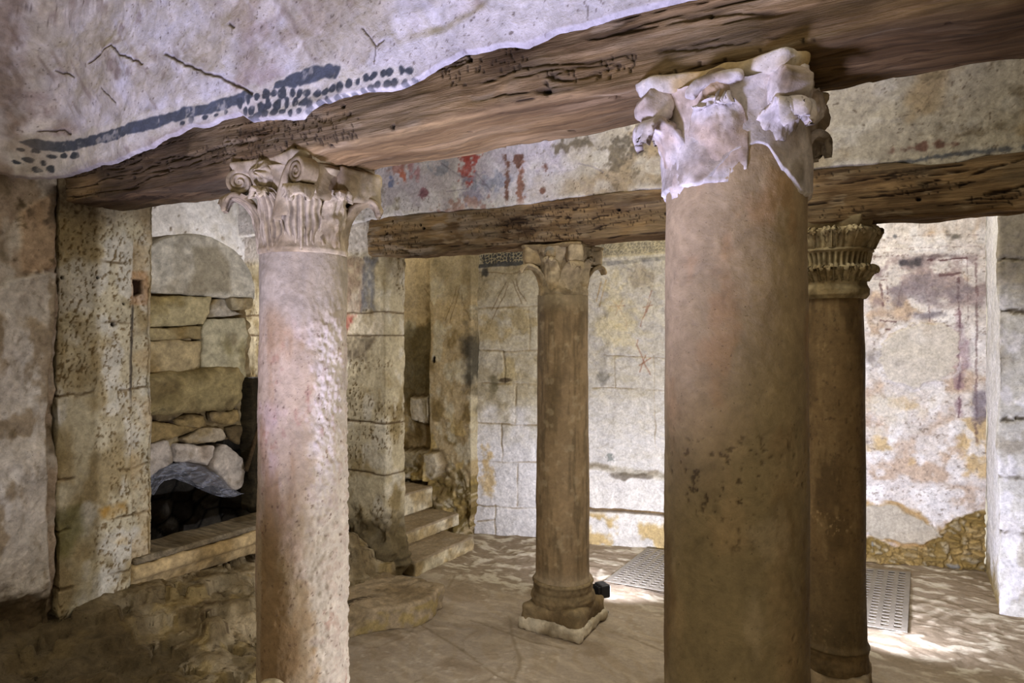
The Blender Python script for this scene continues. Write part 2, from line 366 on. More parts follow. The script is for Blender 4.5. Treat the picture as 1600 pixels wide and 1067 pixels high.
# ---------- wall above the second beam
W2 = 3.315
def wall_middle():
    ed = [(540, 352), (575, 345), (620, 338), (700, 333), (760, 328), (800, 325), (860, 318), (900, 311), (960, 305), (1035, 299), (1250, 270), (1300, 266), (1400, 258), (1415, 256),
          (1430, 264), (1450, 267), (1500, 260), (1540, 249), (1600, 243), (1700, 230)]
    e = np.array([onY(u, v, W2) for u, v in ed]); xs = np.concatenate([np.linspace(-4.4, -2.95, 120), np.linspace(-2.945, .9, 640), np.linspace(.92, 2.6, 40)])
    z0 = np.interp(xs, e[:, 0], e[:, 2]) + .006 * fbm(xs * 14, 1, 1, 4, 51)
    t = np.concatenate([np.linspace(0, .5, 100), np.linspace(.51, 1.5, 20)])
    A = xs[:, None] + 0 * t[None]; B = z0[:, None] + t[None]
    mid = fbm(A * 8, B * 8, 2, 4, 62)
    hgt = .012 * fbm(A * 2.5, B * 2.5, 1, 3, 61) + .005 * mid + .0025 * fbm(A * 30, B * 30, 3, 3, 63)
    C = flat(A.shape, (.68, .645, .56))
    C = mix(C, (.80, .78, .78), sm(-1.35, -2.0, A + .2 * mid))
    C = mix(C, (.58, .50, .36), .7 * sm(.0, .7, fbm(A * 5, B * 5, 4, 4, 64)) * sm(-2.2, -1.2, A))
    C = mix(C, (.42, .37, .28), .7 * sm(.2, .8, fbm(A * 16, B * 16, 6, 6, 65, .6)) * sm(.05, .3, fbm(A * 2.2 + .6, B * 2, 2, 2, 66) + .25 * sm(-2.2, -1.2, A)))
    C = mix(C, (.78, .76, .70), .5 * sm(.2, .7, fbm(A * 7, B * 9, 9, 4, 67)))
    C = mix(C, (.30, .24, .18), .6 * sm(.8, 1.05, fbm(A * 80, B * 70, 9, 3, 68)))
    def blob(u, v, a, b, col, k=.85, fr=34.):
        nonlocal C
        q = onY(u, v, W2); s = 3.9 / F; ee = np.hypot((A - q[0]) / (a * s * 1.15), (B - q[2]) / (b * s)) + 1.0 * fbm(A * fr, B * fr, u * .1, 5, 69)
        C = mix(C, col, k * sm(1.25, .4, ee))
    red = (.64, .30, .27); pk = (.68, .52, .52); br = (.40, .27, .21); gb = (.60, .61, .65)
    blob(700, 275, 110, 40, (.70, .66, .68), .6, 9)
    for b_ in [(733, 258, 12, 26, red), (737, 245, 14, 10, red), (735, 285, 6, 14, red), (630, 268, 8, 16, (.70, .40, .30)), (655, 275, 5, 12, pk), (665, 303, 10, 8, (.5, .33, .36)), (645, 262, 6, 20, pk),
               (740, 300, 20, 26, (.58, .56, .62)), (775, 285, 30, 14, gb), (690, 262, 16, 12, gb), (795, 295, 4.5, 34, br), (792, 250, 6, 12, br), (816, 290, 6, 36, (.52, .36, .28)), (812, 250, 6, 10, br),
               (850, 262, 4, 6, br), (850, 300, 4, 6, br), (730, 322, 40, 12, (.66, .54, .50)), (612, 285, 5, 7, (.42, .46, .58)), (625, 262, 18, 8, (.66, .5, .45)),
               (985, 228, 22, 16, (.36, .33, .27)), (968, 250, 18, 20, (.42, .38, .30)), (1005, 215, 18, 10, (.40, .36, .28)), (890, 230, 30, 9, (.42, .38, .30)), (1440, 229, 20, 5, (.42, .30, .25))]:
        blob(*b_)
    st = sd_line(A, B + .006 * mid, [(onY(u, v, W2)[0], onY(u, v, W2)[2]) for u, v in [(1380, 262), (1440, 252), (1500, 243), (1560, 236), (1610, 231)]])
    C = mix(C, (.30, .31, .33), .8 * sm(.02, .006, st + .015 * np.abs(fbm(A * 40, B * 40, 1, 3, 71))))
    for l in ([(690, 255), (720, 275), (760, 290)], [(700, 300), (735, 296)], [(745, 270), (770, 300)], [(905, 256), (930, 262), (945, 270)]):
        dd = sd_line(A, B, [(onY(u, v, W2)[0], onY(u, v, W2)[2]) for u, v in l]); C = mix(C, (.42, .40, .44), .6 * sm(.006, .001, dd + .002 * mid))
    C = mix(C, (.88, .86, .82), .7 * sm(.05, .0, t)[None, :] * sm(-.2, .2, mid))
    P = np.stack([A, W2 - hgt - .012 + .02 * sm(.012, 0, t)[None, :] + 0 * A, B], -1)
    struct(grid('wall_middle', P, C, M['fresco']))
wall_middle()

# ---------- rear wall (skewed): ashlar courses, plaster with line drawings, frescoed panel, rubble foot
def wall_back():
    a = np.linspace(-.02, BWL + .02, 640); z = np.concatenate([np.linspace(-.03, 2.35, 400), np.linspace(2.4, 3.4, 12)])
    A, B = np.meshgrid(a, z, indexing='ij')
    wb = .006 * fbm(A * 12, B * 12, 1, 3, 81), .006 * fbm(A * 12, B * 12, 11, 3, 82); mid = fbm(A * 8, B * 8, 2, 4, 83)
    px = lambda l: [onB(u, v) for u, v in l]
    hgt = .012 * fbm(A * 2.5, B * 2.5, 1, 3, 84) + .006 * mid + .003 * fbm(A * 28, B * 28, 3, 3, 85)
    aC = onB(888, 600)[0]; aR = onB(1250, 600)[0]
    left = sm(aC + .02, aC - .02, A); right = sm(aR - .05, aR + .05, A)
    C = flat(A.shape, (.70, .655, .545))
    C = mix(C, (.58, .52, .38), .7 * sm(-.1, .7, fbm(A * 5, B * 5, 4, 4, 86)) * sm(.6, 1.2, B))
    C = mix(C, (.80, .775, .735), sm(1.15, .75, B + .15 * mid))
    C = mix(C, (.74, .71, .65), (1 - left) * (1 - right) * .8)
    # --- ashlar joints, left of the second column
    J = []
    for v0, v1 in ((481, 478), (547, 548), (597, 600), (659, 664), (720, 722), (789, 795)): J.append(([(742, v0), (790, (v0 + v1) / 2 + 1), (842, v1), (915, v1 + 4)], .006))
    for l in ([(826, 482), (828, 547)], [(787, 548), (789, 598)], [(807, 600), (806, 660)], [(784, 662), (785, 720)], [(809, 725), (808, 790)], [(773, 790), (773, 836)], [(745, 815), (773, 812)]): J.append((l, .006))
    for l, w in ([([(928, 553), (980, 556), (1040, 560)], .003), ([(925, 605), (980, 606), (1040, 610)], .004), ([(960, 556), (962, 606)], .003), ([(1022, 556), (1024, 700)], .004)]): J.append((l, w))
    for l, w in J:
        dd = sd_line(A + wb[0], B + wb[1], px(l)); hgt = hgt - .006 * (1 + .8 * mid) * sm(w * 2.2, w * .3, dd)
        C = mix(C, (.52, .44, .30), (.45 + .45 * mid) * sm(w * 1.6, w * .2, dd))
    # bench-like projecting courses right of the second column
    zone = (1 - left)
    zb1 = np.interp(A, [onB(925, 728)[0], onB(1000, 733)[0], onB(1250, 765)[0], onB(1345, 775)[0]], [onB(925, 728)[1], onB(1000, 735)[1], onB(1250, 765)[1], onB(1345, 775)[1]])
    zb2 = np.interp(A, [onB(925, 793)[0], onB(1345, 826)[0]], [onB(925, 793)[1], onB(1345, 826)[1]])
    zz = zone * sm(onB(1345, 800)[0], onB(1300, 800)[0], A)
    hgt = hgt + zz * (.06 * sm(zb1 + .02, zb1 - .04, B + .02 * mid)) + zz * .012 * mid
    gro = np.abs(B - zb2 + .004 * mid); hgt = hgt - zz * .05 * sm(.018, .006, gro); C = mix(C, (.42, .33, .20), zz * .9 * sm(.018, .006, gro))
    C = mix(C, (.66, .56, .36), zz * sm(zb2, zb2 - .05, B) * sm(-.2, .5, mid) * .9)
    C = mix(C, (.50, .45, .37), zz * .6 * sm(.03, .0, np.abs(B - zb1 + .012 * mid)) * sm(-.2, .3, fbm(A * 16, B * 16, 1, 3, 91)))
    # painted pebble borders high up
    f1, f2, idd = worley(A * 38, B * 38, 5)
    for l in ([(650, 413), (735, 408), (812, 400)], [(938, 391), (1045, 384)]):
        strip = sd_line(A, B, px(l)); k = .9 if l[0][0] < 900 else .35
        C = mix(C, (.68, .62, .46), .6 * sm(.07, .05, strip)); C = mix(C, (.24, .24, .23), k * sm(.05, .04, strip) * sm(.10, .2, f2 - f1) * sm(.9, .3, mid))
    for l, k in (([(730, 418), (770, 415), (815, 411)], .85), ([(940, 412), (1040, 404)], .3)):
        C = mix(C, (.25, .25, .24), k * sm(.02, .012, sd_line(A + wb[0], B + wb[1], px(l))))
    # line drawings of twigs and crossed strokes
    ink = (.36, .27, .16); red = (.50, .31, .22)
    for l in [[(697, 500), (706, 470), (712, 447)], [(703, 505), (712, 470), (716, 450)], [(716, 445), (722, 470), (738, 520)], [(768, 485), (780, 460), (792, 440)], [(776, 484), (788, 462), (794, 446)], [(802, 440), (810, 460), (816, 474)], [(806, 436), (812, 455), (822, 470)],
              [(652, 450), (665, 470), (671, 486)], [(662, 447), (672, 470), (677, 478)], [(762, 520), (772, 497), (776, 480)], [(690, 510), (697, 492)], [(681, 420), (686, 432)], [(700, 440), (728, 425), (800, 428), (835, 418)]]:
        C = mix(C, ink, .5 * sm(.008, .002, sd_line(A + wb[0], B + wb[1], px(l)) + .004 * np.abs(mid)))
    for l in [[(958, 470), (970, 485), (980, 505), (978, 512)], [(950, 480), (975, 478)], [(962, 492), (972, 468)], [(1005, 480), (1020, 476)], [(1000, 510), (1008, 490), (1012, 478), (1018, 455)], [(1010, 488), (1018, 470)], [(996, 540), (1005, 560), (1015, 585)], [(1000, 570), (1018, 560)], [(1010, 555), (1000, 580)],
              [(994, 540), (996, 530)], [(940, 440), (932, 470)], [(948, 438), (936, 478)]]:
        C = mix(C, red if l[0][0] > 949 else (.62, .47, .24), .5 * sm(.009, .002, sd_line(A + wb[0], B + wb[1], px(l)) + .004 * np.abs(mid)))
    # soot and damp
    def blob(u, v, r1, r2, col, k=.8, fr=14.):
        nonlocal C
        q = onB(u, v); s = 5.1 / F; e = np.hypot((A - q[0]) / (r1 * s * 1.2), (B - q[1]) / (r2 * s)) + .6 * fbm(A * fr, B * fr, u, 4, 92); C = mix(C, col, k * sm(1.15, .5, e))
    for b_ in [(736, 560, 6, 50, (.20, .18, .14)), (760, 427, 7, 12, (.2, .19, .17)), (772, 600, 9, 14, (.40, .36, .25)), (795, 580, 14, 22, (.62, .55, .38)), (790, 594, 10, 4, (.25, .2, .13)), (953, 715, 5, 7, (.36, .38, .34), .6, 60), (1000, 430, 18, 20, (.55, .5, .42), .6),
               (940, 590, 10, 18, (.45, .43, .38), .6), (985, 742, 30, 5, (.38, .34, .28)), (810, 500, 26, 30, (.60, .52, .34), .6), (765, 515, 30, 22, (.64, .56, .38), .7), (760, 735, 12, 40, (.70, .56, .30), .6), (960, 500, 30, 60, (.78, .72, .56), .6)]:
        blob(*b_)
    # --- frescoed panel
    C = mix(C, (.80, .765, .73), right)
    C = mix(C, (.70, .60, .50), right * .75 * sm(.0, .7, fbm(A * 6, B * 6, 1, 4, 93)))
    C = mix(C, (.74, .62, .40), right * .7 * sm(.1, .7, fbm(A * 5, B * 7, 6, 4, 94)) * sm(1.35, 1.0, B))
    C = mix(C, (.87, .85, .83), right * .8 * sm(.1, .6, fbm(A * 8, B * 8, 12, 4, 95)))
    C = mix(C, (.44, .38, .33), right * .6 * sm(.35, .95, fbm(A * 44, B * 54, 9, 5, 96, .6)))
    zt = onB(1440, 480)[1]
    C = mix(C, (.55, .48, .47), right * .75 * sm(zt - .05, zt + .05, B) * sm(onB(1440, 400)[1] + .02, onB(1440, 400)[1] - .02, B) * sm(-.4, .4, fbm(A * 10, B * 14, 5, 4, 97)))
    for u0, v0, u1, v1, w, k in [(1350, 402, 1420, 400, .01, .6), (1450, 407, 1512, 403, .014, .9), (1352, 390, 1530, 384, .006, .35), (1352, 372, 1530, 366, .006, .3), (1352, 360, 1530, 354, .005, .25), (1470, 430, 1500, 428, .018, .8), (1498, 430, 1497, 650, .016, .75),
                                 (1526, 400, 1524, 690, .014, .5), (1375, 440, 1380, 476, .016, .7), (1385, 440, 1388, 470, .012, .6), (1368, 436, 1386, 438, .01, .6), (1376, 500, 1400, 502, .012, .7), (1375, 512, 1390, 515, .012, .8), (1480, 510, 1500, 512, .016, .7), (1512, 404, 1512, 500, .008, .4), (1460, 440, 1450, 470, .01, .5), (1452, 470, 1452, 500, .012, .5),
                                 (1410, 440, 1402, 480, .012, .4), (1425, 450, 1440, 450, .012, .4)]:
        dd = sd_line(A + wb[0], B + wb[1], px([(u0, v0), ((u0 + u1) / 2, (v0 + v1) / 2), (u1, v1)])); C = mix(C, (.35, .25, .25), right * k * sm(w, w * .4, dd + .012 * np.abs(fbm(A * 30, B * 30, 2, 3, 98))))
    for b_ in [(1425, 410, 13, 10, (.27, .25, .26), .9), (1490, 370, 12, 8, (.33, .31, .28), .8), (1398, 370, 4, 5, (.35, .35, .36)), (1470, 400, 20, 5, (.36, .3, .3), .6), (1450, 492, 30, 9, (.42, .39, .42), .7), (1375, 560, 30, 14, (.5, .47, .45), .6), (1440, 455, 50, 22, (.50, .46, .47), .6),
               (1530, 640, 8, 30, (.42, .38, .42), .6), (1500, 560, 10, 60, (.55, .44, .48), .5), (1390, 640, 40, 30, (.80, .76, .68), .6)]:
        blob(*b_)
    pd = sd_poly(A + 3 * wb[0], B + 3 * wb[1], px([(1378, 535), (1400, 515), (1440, 505), (1470, 508), (1497, 515), (1500, 550), (1490, 575), (1470, 595), (1430, 605), (1395, 600), (1376, 570)]))
    pd = pd + .012 * fbm(A * 40, B * 40, 6, 3, 90); pm = right * sm(.008, -.012, pd); C = mix(C, (.775, .74, .68), pm * (.85 + .3 * mid)); hgt = hgt * (1 - .6 * pm) + .008 * pm
    C = mix(C, (.86, .84, .82), .6 * right * sm(.0, .012, pd) * sm(.045, .02, pd) * sm(-.3, .3, mid))
    # repair patch and rubble foot
    pd = sd_poly(A + 3 * wb[0], B + 3 * wb[1], px([(1345, 785), (1400, 790), (1430, 805), (1460, 825), (1478, 838), (1440, 850), (1400, 846), (1360, 835), (1340, 820)]))
    rb_line = np.interp(A, [onB(1345, 840)[0], onB(1400, 852)[0], onB(1450, 846)[0], onB(1490, 800)[0], onB(1535, 795)[0]], [onB(1345, 840)[1], onB(1400, 852)[1], onB(1450, 846)[1], onB(1490, 812)[1], onB(1535, 798)[1]])
    rub = right * sm(rb_line + .015, rb_line - .015, B + .02 * mid) * sm(onB(1330, 850)[0] - .02, onB(1330, 850)[0] + .02, A)
    g1, g2, gi = worley(A * 19 + 5 * wb[0] * 30 + .35 * mid, B * 24 + .35 * fbm(A * 9, B * 9, 4, 3, 99), 8)
    hgt = hgt + rub * (-.02 + .030 * sm(.75, .1, g1))
    C = mix(C, (.50, .41, .22), rub); C = mix(C, (.60, .55, .44), rub * .8 * sm(.6, .2, g1) * sm(.45, .6, gi)); C = mix(C, (.46, .45, .42), rub * .8 * sm(.5, .3, g1) * sm(.85, .9, gi)); C = mix(C, (.60, .50, .30), rub * .7 * sm(0, .5, mid)); C = mix(C, (.36, .29, .17), rub * .7 * sm(.10, .0, g2 - g1) * sm(-.3, .3, mid))
    pm = right * sm(.006, -.006, pd); C = mix(C, (.66, .62, .54), pm * .9); hgt = hgt * (1 - .7 * pm) + .015 * pm
    C = mix(C, (.60, .47, .27), right * sm(.03, .0, np.abs(pd - .012)) * .8 * sm(-.2, .4, mid) * sm(.62, .5, B))
    P = np.zeros(A.shape + (3,)); P[..., 0] = BW0[0] + BWd[0] * A + BWn[0] * hgt; P[..., 1] = BW0[1] + BWd[1] * A + BWn[1] * hgt; P[..., 2] = B
    struct(grid('wall_back', P, C, M['fresco']))
wall_back()

# ---------- generic wall that follows a plan path
def plan_wall(name, path, z0, z1, paint, res=.008, rc=.02, m='stone', zr=None):
    pts = []
    p = np.array(path, float)
    for i in range(len(p) - 1):
        k = max(2, int(np.linalg.norm(p[i + 1] - p[i]) / res)); pts.append(p[i] + (p[i + 1] - p[i]) * (np.arange(k) / k)[:, None])
    pts.append(p[-1:]); pts = np.concatenate(pts)
    k = max(1, int(rc / res))
    q = pts.copy()
    for _ in range(k): q[1:-1] = (q[:-2] + 2 * q[1:-1] + q[2:]) / 4
    pts = q
    d = np.gradient(pts, axis=0); d /= np.linalg.norm(d, axis=1, keepdims=True); nr = np.c_[d[:, 1], -d[:, 0]]
    nz = int((z1 - z0) / (zr or res)); Z = np.linspace(z0, z1, nz)
    X = pts[:, 0][:, None] + 0 * Z[None]; Y = pts[:, 1][:, None] + 0 * Z[None]; ZZ = Z[None] + 0 * X
    hgt, C, dz = paint(X, Y, ZZ, nr)
    P = np.stack([X + nr[:, 0][:, None] * hgt, Y + nr[:, 1][:, None] * hgt, ZZ + dz], -1)
    return grid(name, P, C, M[m])

# ---------- left wall in front of the first pier: thick old plaster over masonry
XL = -3.05
def paint_left(X, Y, Z, nr):
    mid = fbm(X * 8, Y * 8, Z * 8, 4, 101); fi = fbm(Y * 34, Z * 26, X * 5, 3, 102)
    hgt = .02 * fbm(Y * 3, Z * 3, 1, 3, 103) + .009 * mid + .004 * fi
    C = flat(X.shape, (.68, .61, .54))
    C = mix(C, (.76, .72, .68), sm(-.1, .5, fbm(Y * 12, Z * 7, 2, 4, 104)))
    C = mix(C, (.42, .36, .27), .7 * sm(.2, .7, fbm(Y * 9, Z * 5, 3, 4, 105)))
    # proud plaster slab
    q = lambda l: [onX(u, v, XL)[1:] for u, v in l]
    sl = sd_poly(Y + .012 * mid, Z + .012 * fi, q([(-400, 470), (0, 446), (22, 432), (50, 426), (72, 424), (83, 430), (80, 520), (72, 620), (66, 760), (72, 850), (78, 940), (40, 930), (-400, 1100)]))
    s_ = sm(.008, -.008, sl); hgt = hgt + .035 * s_
    C = mix(C, (.82, .79, .76), s_ * .85); C = mix(C, (.52, .44, .33), s_ * .6 * sm(.1, .6, fbm(Y * 14, Z * 8, 9, 4, 106)))
    up = sd_poly(Y + .012 * mid, Z, q([(30, 330), (85, 300), (85, 415), (60, 425), (32, 425)])); C = mix(C, (.72, .61, .50), .8 * sm(.01, -.01, up)); hgt = hgt + .015 * sm(.006, -.006, up)
    C = mix(C, (.30, .26, .22), .7 * sm(.0, .6, fbm(Y * 11, Z * 11, 5, 4, 107)) * sm(1.9, 2.1, Z) * sm(2.5, 2.2, Z))
    C = mix(C, (.30, .25, .17), .6 * sm(.4, .9, fbm(Y * 26, Z * 22, 5, 5, 108, .6)) * (1 - .5 * s_))
    low = sm(.62, .48, Z + .05 * mid); C = mix(C, (.36, .30, .21), low); hgt = hgt - .05 * low + low * .03 * mid
    return hgt, C, 0
struct(plan_wall('wall_left', [(XL, -2.2), (XL, .9)] , -.05, 2.35, paint_left, .03, zr=.03), )
bpy.data.objects['wall_left'].name = 'wall_left_1'
struct(plan_wall('wall_left_2', [(XL, .9), (XL, 1.435), (XL - .06, 1.46), (XL - .2, 1.46)], -.05, 2.35, paint_left, .005, .01))

# ---------- first pier (under the left end of the first beam) and its jamb
def paint_pier1(X, Y, Z, nr):
    mid = fbm(X * 8, Y * 8, Z * 8, 4, 111); fi = fbm(X * 40 + Y * 40, Z * 22, 2, 3, 112)
    hgt = .012 * fbm(X * 3, Y * 3, Z * 3, 3, 113) + .006 * mid + .003 * fi
    C = flat(X.shape, (.74, .70, .60))
    C = mix(C, (.56, .49, .35), .8 * sm(-.1, .6, fbm(Y * 7, Z * 4, X * 4, 4, 114)))
    C = mix(C, (.80, .78, .74), .8 * sm(.0, .5, fbm(Y * 9 + 3, Z * 6, X * 4, 4, 115)))
    pit = sm(.35, .7, fbm((Y - Z * .3) * 120, (Z + Y * .2) * 60, X * 60, 3, 116)) * sm(-.35, .25, fbm(Y * 4, Z * 3.2, 7, 3, 117) + .25 * sm(1.2, 1.6, Z))
    C = mix(C, (.38, .30, .18), .75 * pit); hgt = hgt - .005 * pit
    # joints of the courses
    for zj in (1.94, 1.665, 1.365, 1.02, .80, .56):
        d = np.abs(Z - zj + .012 * mid - .05 * (Y - 1.6) * 0); g = sm(.008, .002, d) * sm(-.5, .1, fbm(Y * 9, zj, 3, 2, 118)); hgt = hgt - .008 * g; C = mix(C, (.34, .27, .17), .7 * g)
    q = lambda l: [onX(u, v, XL)[1:] for u, v in l]
    o = sd_poly(Y + .01 * mid, Z + .01 * fi, q([(157, 795), (200, 780), (206, 835), (200, 850), (165, 846)])); C = mix(C, (.66, .47, .16), .7 * sm(.01, -.02, o) * sm(-.4, .4, mid))
    o = sd_poly(Y + .01 * mid, Z + .01 * fi, q([(82, 800), (128, 780), (135, 830), (110, 870), (85, 880)])); C = mix(C, (.42, .40, .24), .7 * sm(.02, -.03, o))
    for u, v, r in ((178, 507, .013), (152, 434, .008), (98, 434, .008), (195, 475, .007)):
        w = onX(u, v, XL); d = np.hypot(Y - w[1], Z - w[2]); k = sm(r, r * .5, d) * (X > -3.12); C = mix(C, (.10, .07, .04), k); hgt = hgt - .02 * k
    # jamb strip right of the corner, slightly set back, warmer; charred notch
    jb = sm(1.755, 1.772, Y + .006 * mid) ; hgt = hgt - .018 * jb * (X > -3.12)
    C = mix(C, (.70, .61, .46), .65 * jb * sm(-.5, .4, mid))
    C = mix(C, (.28, .25, .22), .85 * sm(.014, .004, np.abs(Y - 1.758 + .006 * mid)) * sm(1.25, 1.4, Z) * sm(1.82, 1.7, Z) * (X > -3.12))
    nt = sd_poly(Y + .004 * mid, Z + .004 * fi, q([(209, 437), (228, 437), (226, 458), (216, 462), (210, 466)])); k = sm(.003, -.003, nt) * (X > -3.12); C = mix(C, (.17, .10, .05), k); hgt = hgt - .03 * k
    k = sm(.012, -.004, sd_poly(Y, Z, q([(206, 425), (232, 425), (238, 475), (206, 475)]))) * (1 - k); C = mix(C, (.70, .50, .34), .4 * k)
    # ragged lower end
    dz = np.where(Z < .6, (.6 - Z) / .2 * (.04 * fbm(Y * 9, X * 9, 1, 3, 119) + .10 * sm(1.75, 1.76, Y)), 0)
    hgt = hgt - .03 * sm(.47, .40, Z)
    top = sm(2.06, 2.16, Z + .03 * mid); C = mix(C, (.45, .40, .33), .6 * top)
    return hgt, C, dz
p1 = plan_wall('masonry_pier', [(-3.4, 1.45), (XL, 1.45), (XL, 1.865), (-4.4, 1.865)], .4, 2.36, paint_pier1, .005, .012)
tag(p1, 'pale pitted stone pier standing under the left end of the near timber beam', 'pier')

# ---------- second pier (under the left end of the second beam); its near face runs back to the alcove wall
def paint_pier2(X, Y, Z, nr):
    mid = fbm(X * 8, Y * 8, Z * 8, 4, 121); fi = fbm(X * 40 + Y * 40, Z * 22, 2, 3, 122)
    hgt = .01 * fbm(X * 3, Y * 3, Z * 3, 3, 123) + .005 * mid + .003 * fi
    C = flat(X.shape, (.72, .67, .55))
    C = mix(C, (.52, .45, .30), .8 * sm(-.1, .6, fbm(X * 7, Z * 5, Y * 7, 4, 124)))
    C = mix(C, (.80, .77, .70), .7 * sm(.0, .5, fbm(X * 9 + 3, Z * 6, Y * 9, 4, 125)))
    pit = sm(.4, .75, fbm((X + Y) * 100, Z * 55, 3, 3, 126)) * sm(-.2, .3, fbm(X * 4, Z * 4, Y * 4, 3, 127)); C = mix(C, (.33, .25, .13), .8 * pit); hgt = hgt - .005 * pit
    nf = sm(3.37, 3.35, Y)
    q = lambda l: [(onY(u, v, 3.34)[0], onY(u, v, 3.34)[2]) for u, v in l]
    def pt(l, col, k, e=.006):
        nonlocal C; d = sd_poly(X + .014 * mid, Z + .014 * fi, q(l)) + .012 * fbm(X * 26, Z * 26, k, 4, 129); C = mix(C, col, nf * k * sm(e * 1.6, -e * 1.6, d) * (.75 + .4 * fi))
    pt([(500, 400), (570, 402), (568, 488), (500, 488)], (.50, .40, .33), .7, .01); pt([(568, 400), (588, 402), (586, 488), (566, 488)], (.42, .42, .44), .8, .01)
    pt([(500, 490), (602, 490), (600, 524), (500, 522)], (.80, .75, .66), .85); pt([(500, 492), (556, 493), (546, 512), (540, 522), (500, 522)], (.58, .20, .16), .75, .012)
    pt([(500, 526), (590, 526), (570, 562), (500, 564)], (.34, .29, .22), .75, .015)
    for zj in (onY(560, 489, 3.34)[2], onY(560, 524, 3.34)[2], 1.05, .72):
        g = sm(.008, .002, np.abs(Z - zj + .006 * mid)); hgt = hgt - .008 * g; C = mix(C, (.3, .22, .13), .8 * g)
    low = sm(.55, .30, Z + .1 * mid); C = mix(C, (.32, .27, .17), .85 * low); hgt = hgt + low * (.06 * fbm(X * 9, Y * 9, Z * 9, 3, 128) + .01)
    C = mix(C, (.84, .81, .80), .8 * sm(2.12, 2.2, Z))
    return hgt, C, 0
p2 = plan_wall('masonry_pier', [(-4.4, 3.34), (-2.955, 3.34), (-2.955, 3.53), (-4.6, 3.53)], -.03, 2.5, paint_pier2, .008, .016)
tag(p2, 'rubble-footed stone pier with red paint scrap beside the stairs', 'pier')

# ---------- alcove: white wall at the back, dark inner shell, ceiling and other shell walls
def paint_white(X, Y, Z, nr):
    n = fbm(Y * 6, Z * 6, X, 4, 131); C = flat(X.shape, (.86, .845, .83)); C = mix(C, (.70, .66, .58), .5 * sm(.1, .8, n)); C = mix(C, (.35, .28, .18), sm(1., 1.15, fbm(Y * 30, Z * 30, 1, 2, 132)))
    return .008 * n, C, 0
struct(plan_wall('wall_alcove', [(-4.35, 1.8), (-4.35, 3.4)], -.03, 3.4, paint_white, .015, m='plaster'))
def plane(name, P4, col, m='plaster', n=40, amp=.02, seed=0):
    p = np.array(P4, float); a, b = np.meshgrid(np.linspace(0, 1, n), np.linspace(0, 1, n), indexing='ij')
    P = (p[0] * ((1 - a) * (1 - b))[..., None] + p[1] * (a * (1 - b))[..., None] + p[2] * (a * b)[..., None] + p[3] * ((1 - a) * b)[..., None])
    nrm = np.cross(p[1] - p[0], p[3] - p[0]); nrm /= np.linalg.norm(nrm)
    P = P + nrm * (amp * fbm(P[..., 0] * 2, P[..., 1] * 2, P[..., 2] * 2, 3, seed))[..., None]
    return struct(grid(name, P, stone_cols(P, col, np.array(col) * .85, seed=seed, dirtm=.3), M[m]))
plane('ceiling', [(-4.6, 1.40, 3.38), (2.65, 1.40, 3.38), (2.65, 6.0, 3.38), (-4.6, 6.0, 3.38)], (.72, .68, .60), seed=3)
plane('wall_right', [(2.62, -2.2, 0), (2.62, 6, 0), (2.62, 6, 3.4), (2.62, -2.2, 3.4)], (.70, .64, .55), seed=4)

# ---------- side wall beside the stairs (meets the rear wall in a corner)
def paint_stair(X, Y, Z, nr):
    mid = fbm(X * 8, Z * 8, 1, 4, 141); fi = fbm(X * 30, Z * 30, 2, 3, 142)
    q = lambda l: [(onY(u, v, 4.6)[0], onY(u, v, 4.6)[2]) for u, v in l]
    rec = sm(q([(672, 500)])[0][0], q([(664, 500)])[0][0], X)
    hgt = .014 * fbm(X * 3, Z * 3, 1, 3, 143) + .006 * mid + .003 * fi - .10 * rec
    C = flat(X.shape, (.66, .58, .42))
    C = mix(C, (.46, .38, .22), .9 * sm(-.1, .6, fbm(X * 6, Z * 5, 1, 4, 144))); C = mix(C, (.74, .70, .58), .7 * sm(.1, .6, fbm(X * 8, Z * 6, 5, 4, 145)))
    C = mix(C, (.60, .55, .43), sm(1.85, 2.0, Z) * .6)
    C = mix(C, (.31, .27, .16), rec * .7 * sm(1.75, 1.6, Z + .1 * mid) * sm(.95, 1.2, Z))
    C = mix(C, (.60, .53, .40), rec * sm(1.75, 1.9, Z) * .7)
    for l, k in (([(636, 622), (668, 620), (668, 660), (655, 664), (636, 655)], .07), ([(600, 706), (690, 706), (696, 726), (688, 748), (655, 752), (600, 748)], .09)):
        d = sd_poly(X + .01 * mid, Z + .01 * fi, q(l)); s_ = sm(.008, -.012, d); hgt = hgt + k * s_; C = mix(C, (.74, .69, .58), .85 * s_); C = mix(C, (.25, .19, .1), .6 * sm(.03, .0, np.abs(d - .012)))
    low = sm(.62, .4, Z + .08 * mid); hgt = hgt + low * .05 * fbm(X * 8, Z * 8, 3, 3, 146); C = mix(C, (.40, .33, .16), .8 * low * sm(-.3, .4, fi))
    C = mix(C, (.78, .66, .38), .6 * sm(.2, .6, fbm(X * 7, Z * 7, 9, 3, 147)) * sm(1.1, .7, Z))
    w = onY(678, 562, 4.6); d = np.hypot((X - w[0]) / 1., (Z - w[2]) / 1.9); C = mix(C, (.05, .03, .02), sm(.018, .012, d)); hgt = hgt - .03 * sm(.02, .01, d)
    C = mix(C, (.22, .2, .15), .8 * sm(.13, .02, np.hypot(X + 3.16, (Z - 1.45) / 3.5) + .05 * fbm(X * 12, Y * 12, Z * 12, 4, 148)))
    for l in [[(697, 500), (706, 470), (712, 447)], [(703, 505), (712, 470), (716, 450)], [(716, 445), (722, 470), (735, 500)], [(652, 450), (665, 470), (671, 486)], [(662, 447), (672, 470), (677, 478)], [(681, 420), (684, 432)]]:
        C = mix(C, (.38, .30, .18), .55 * sm(.008, .002, sd_line(X + .004 * mid, Z + .004 * fi, q(l)) + .003 * np.abs(mid)))
    return hgt, C, 0
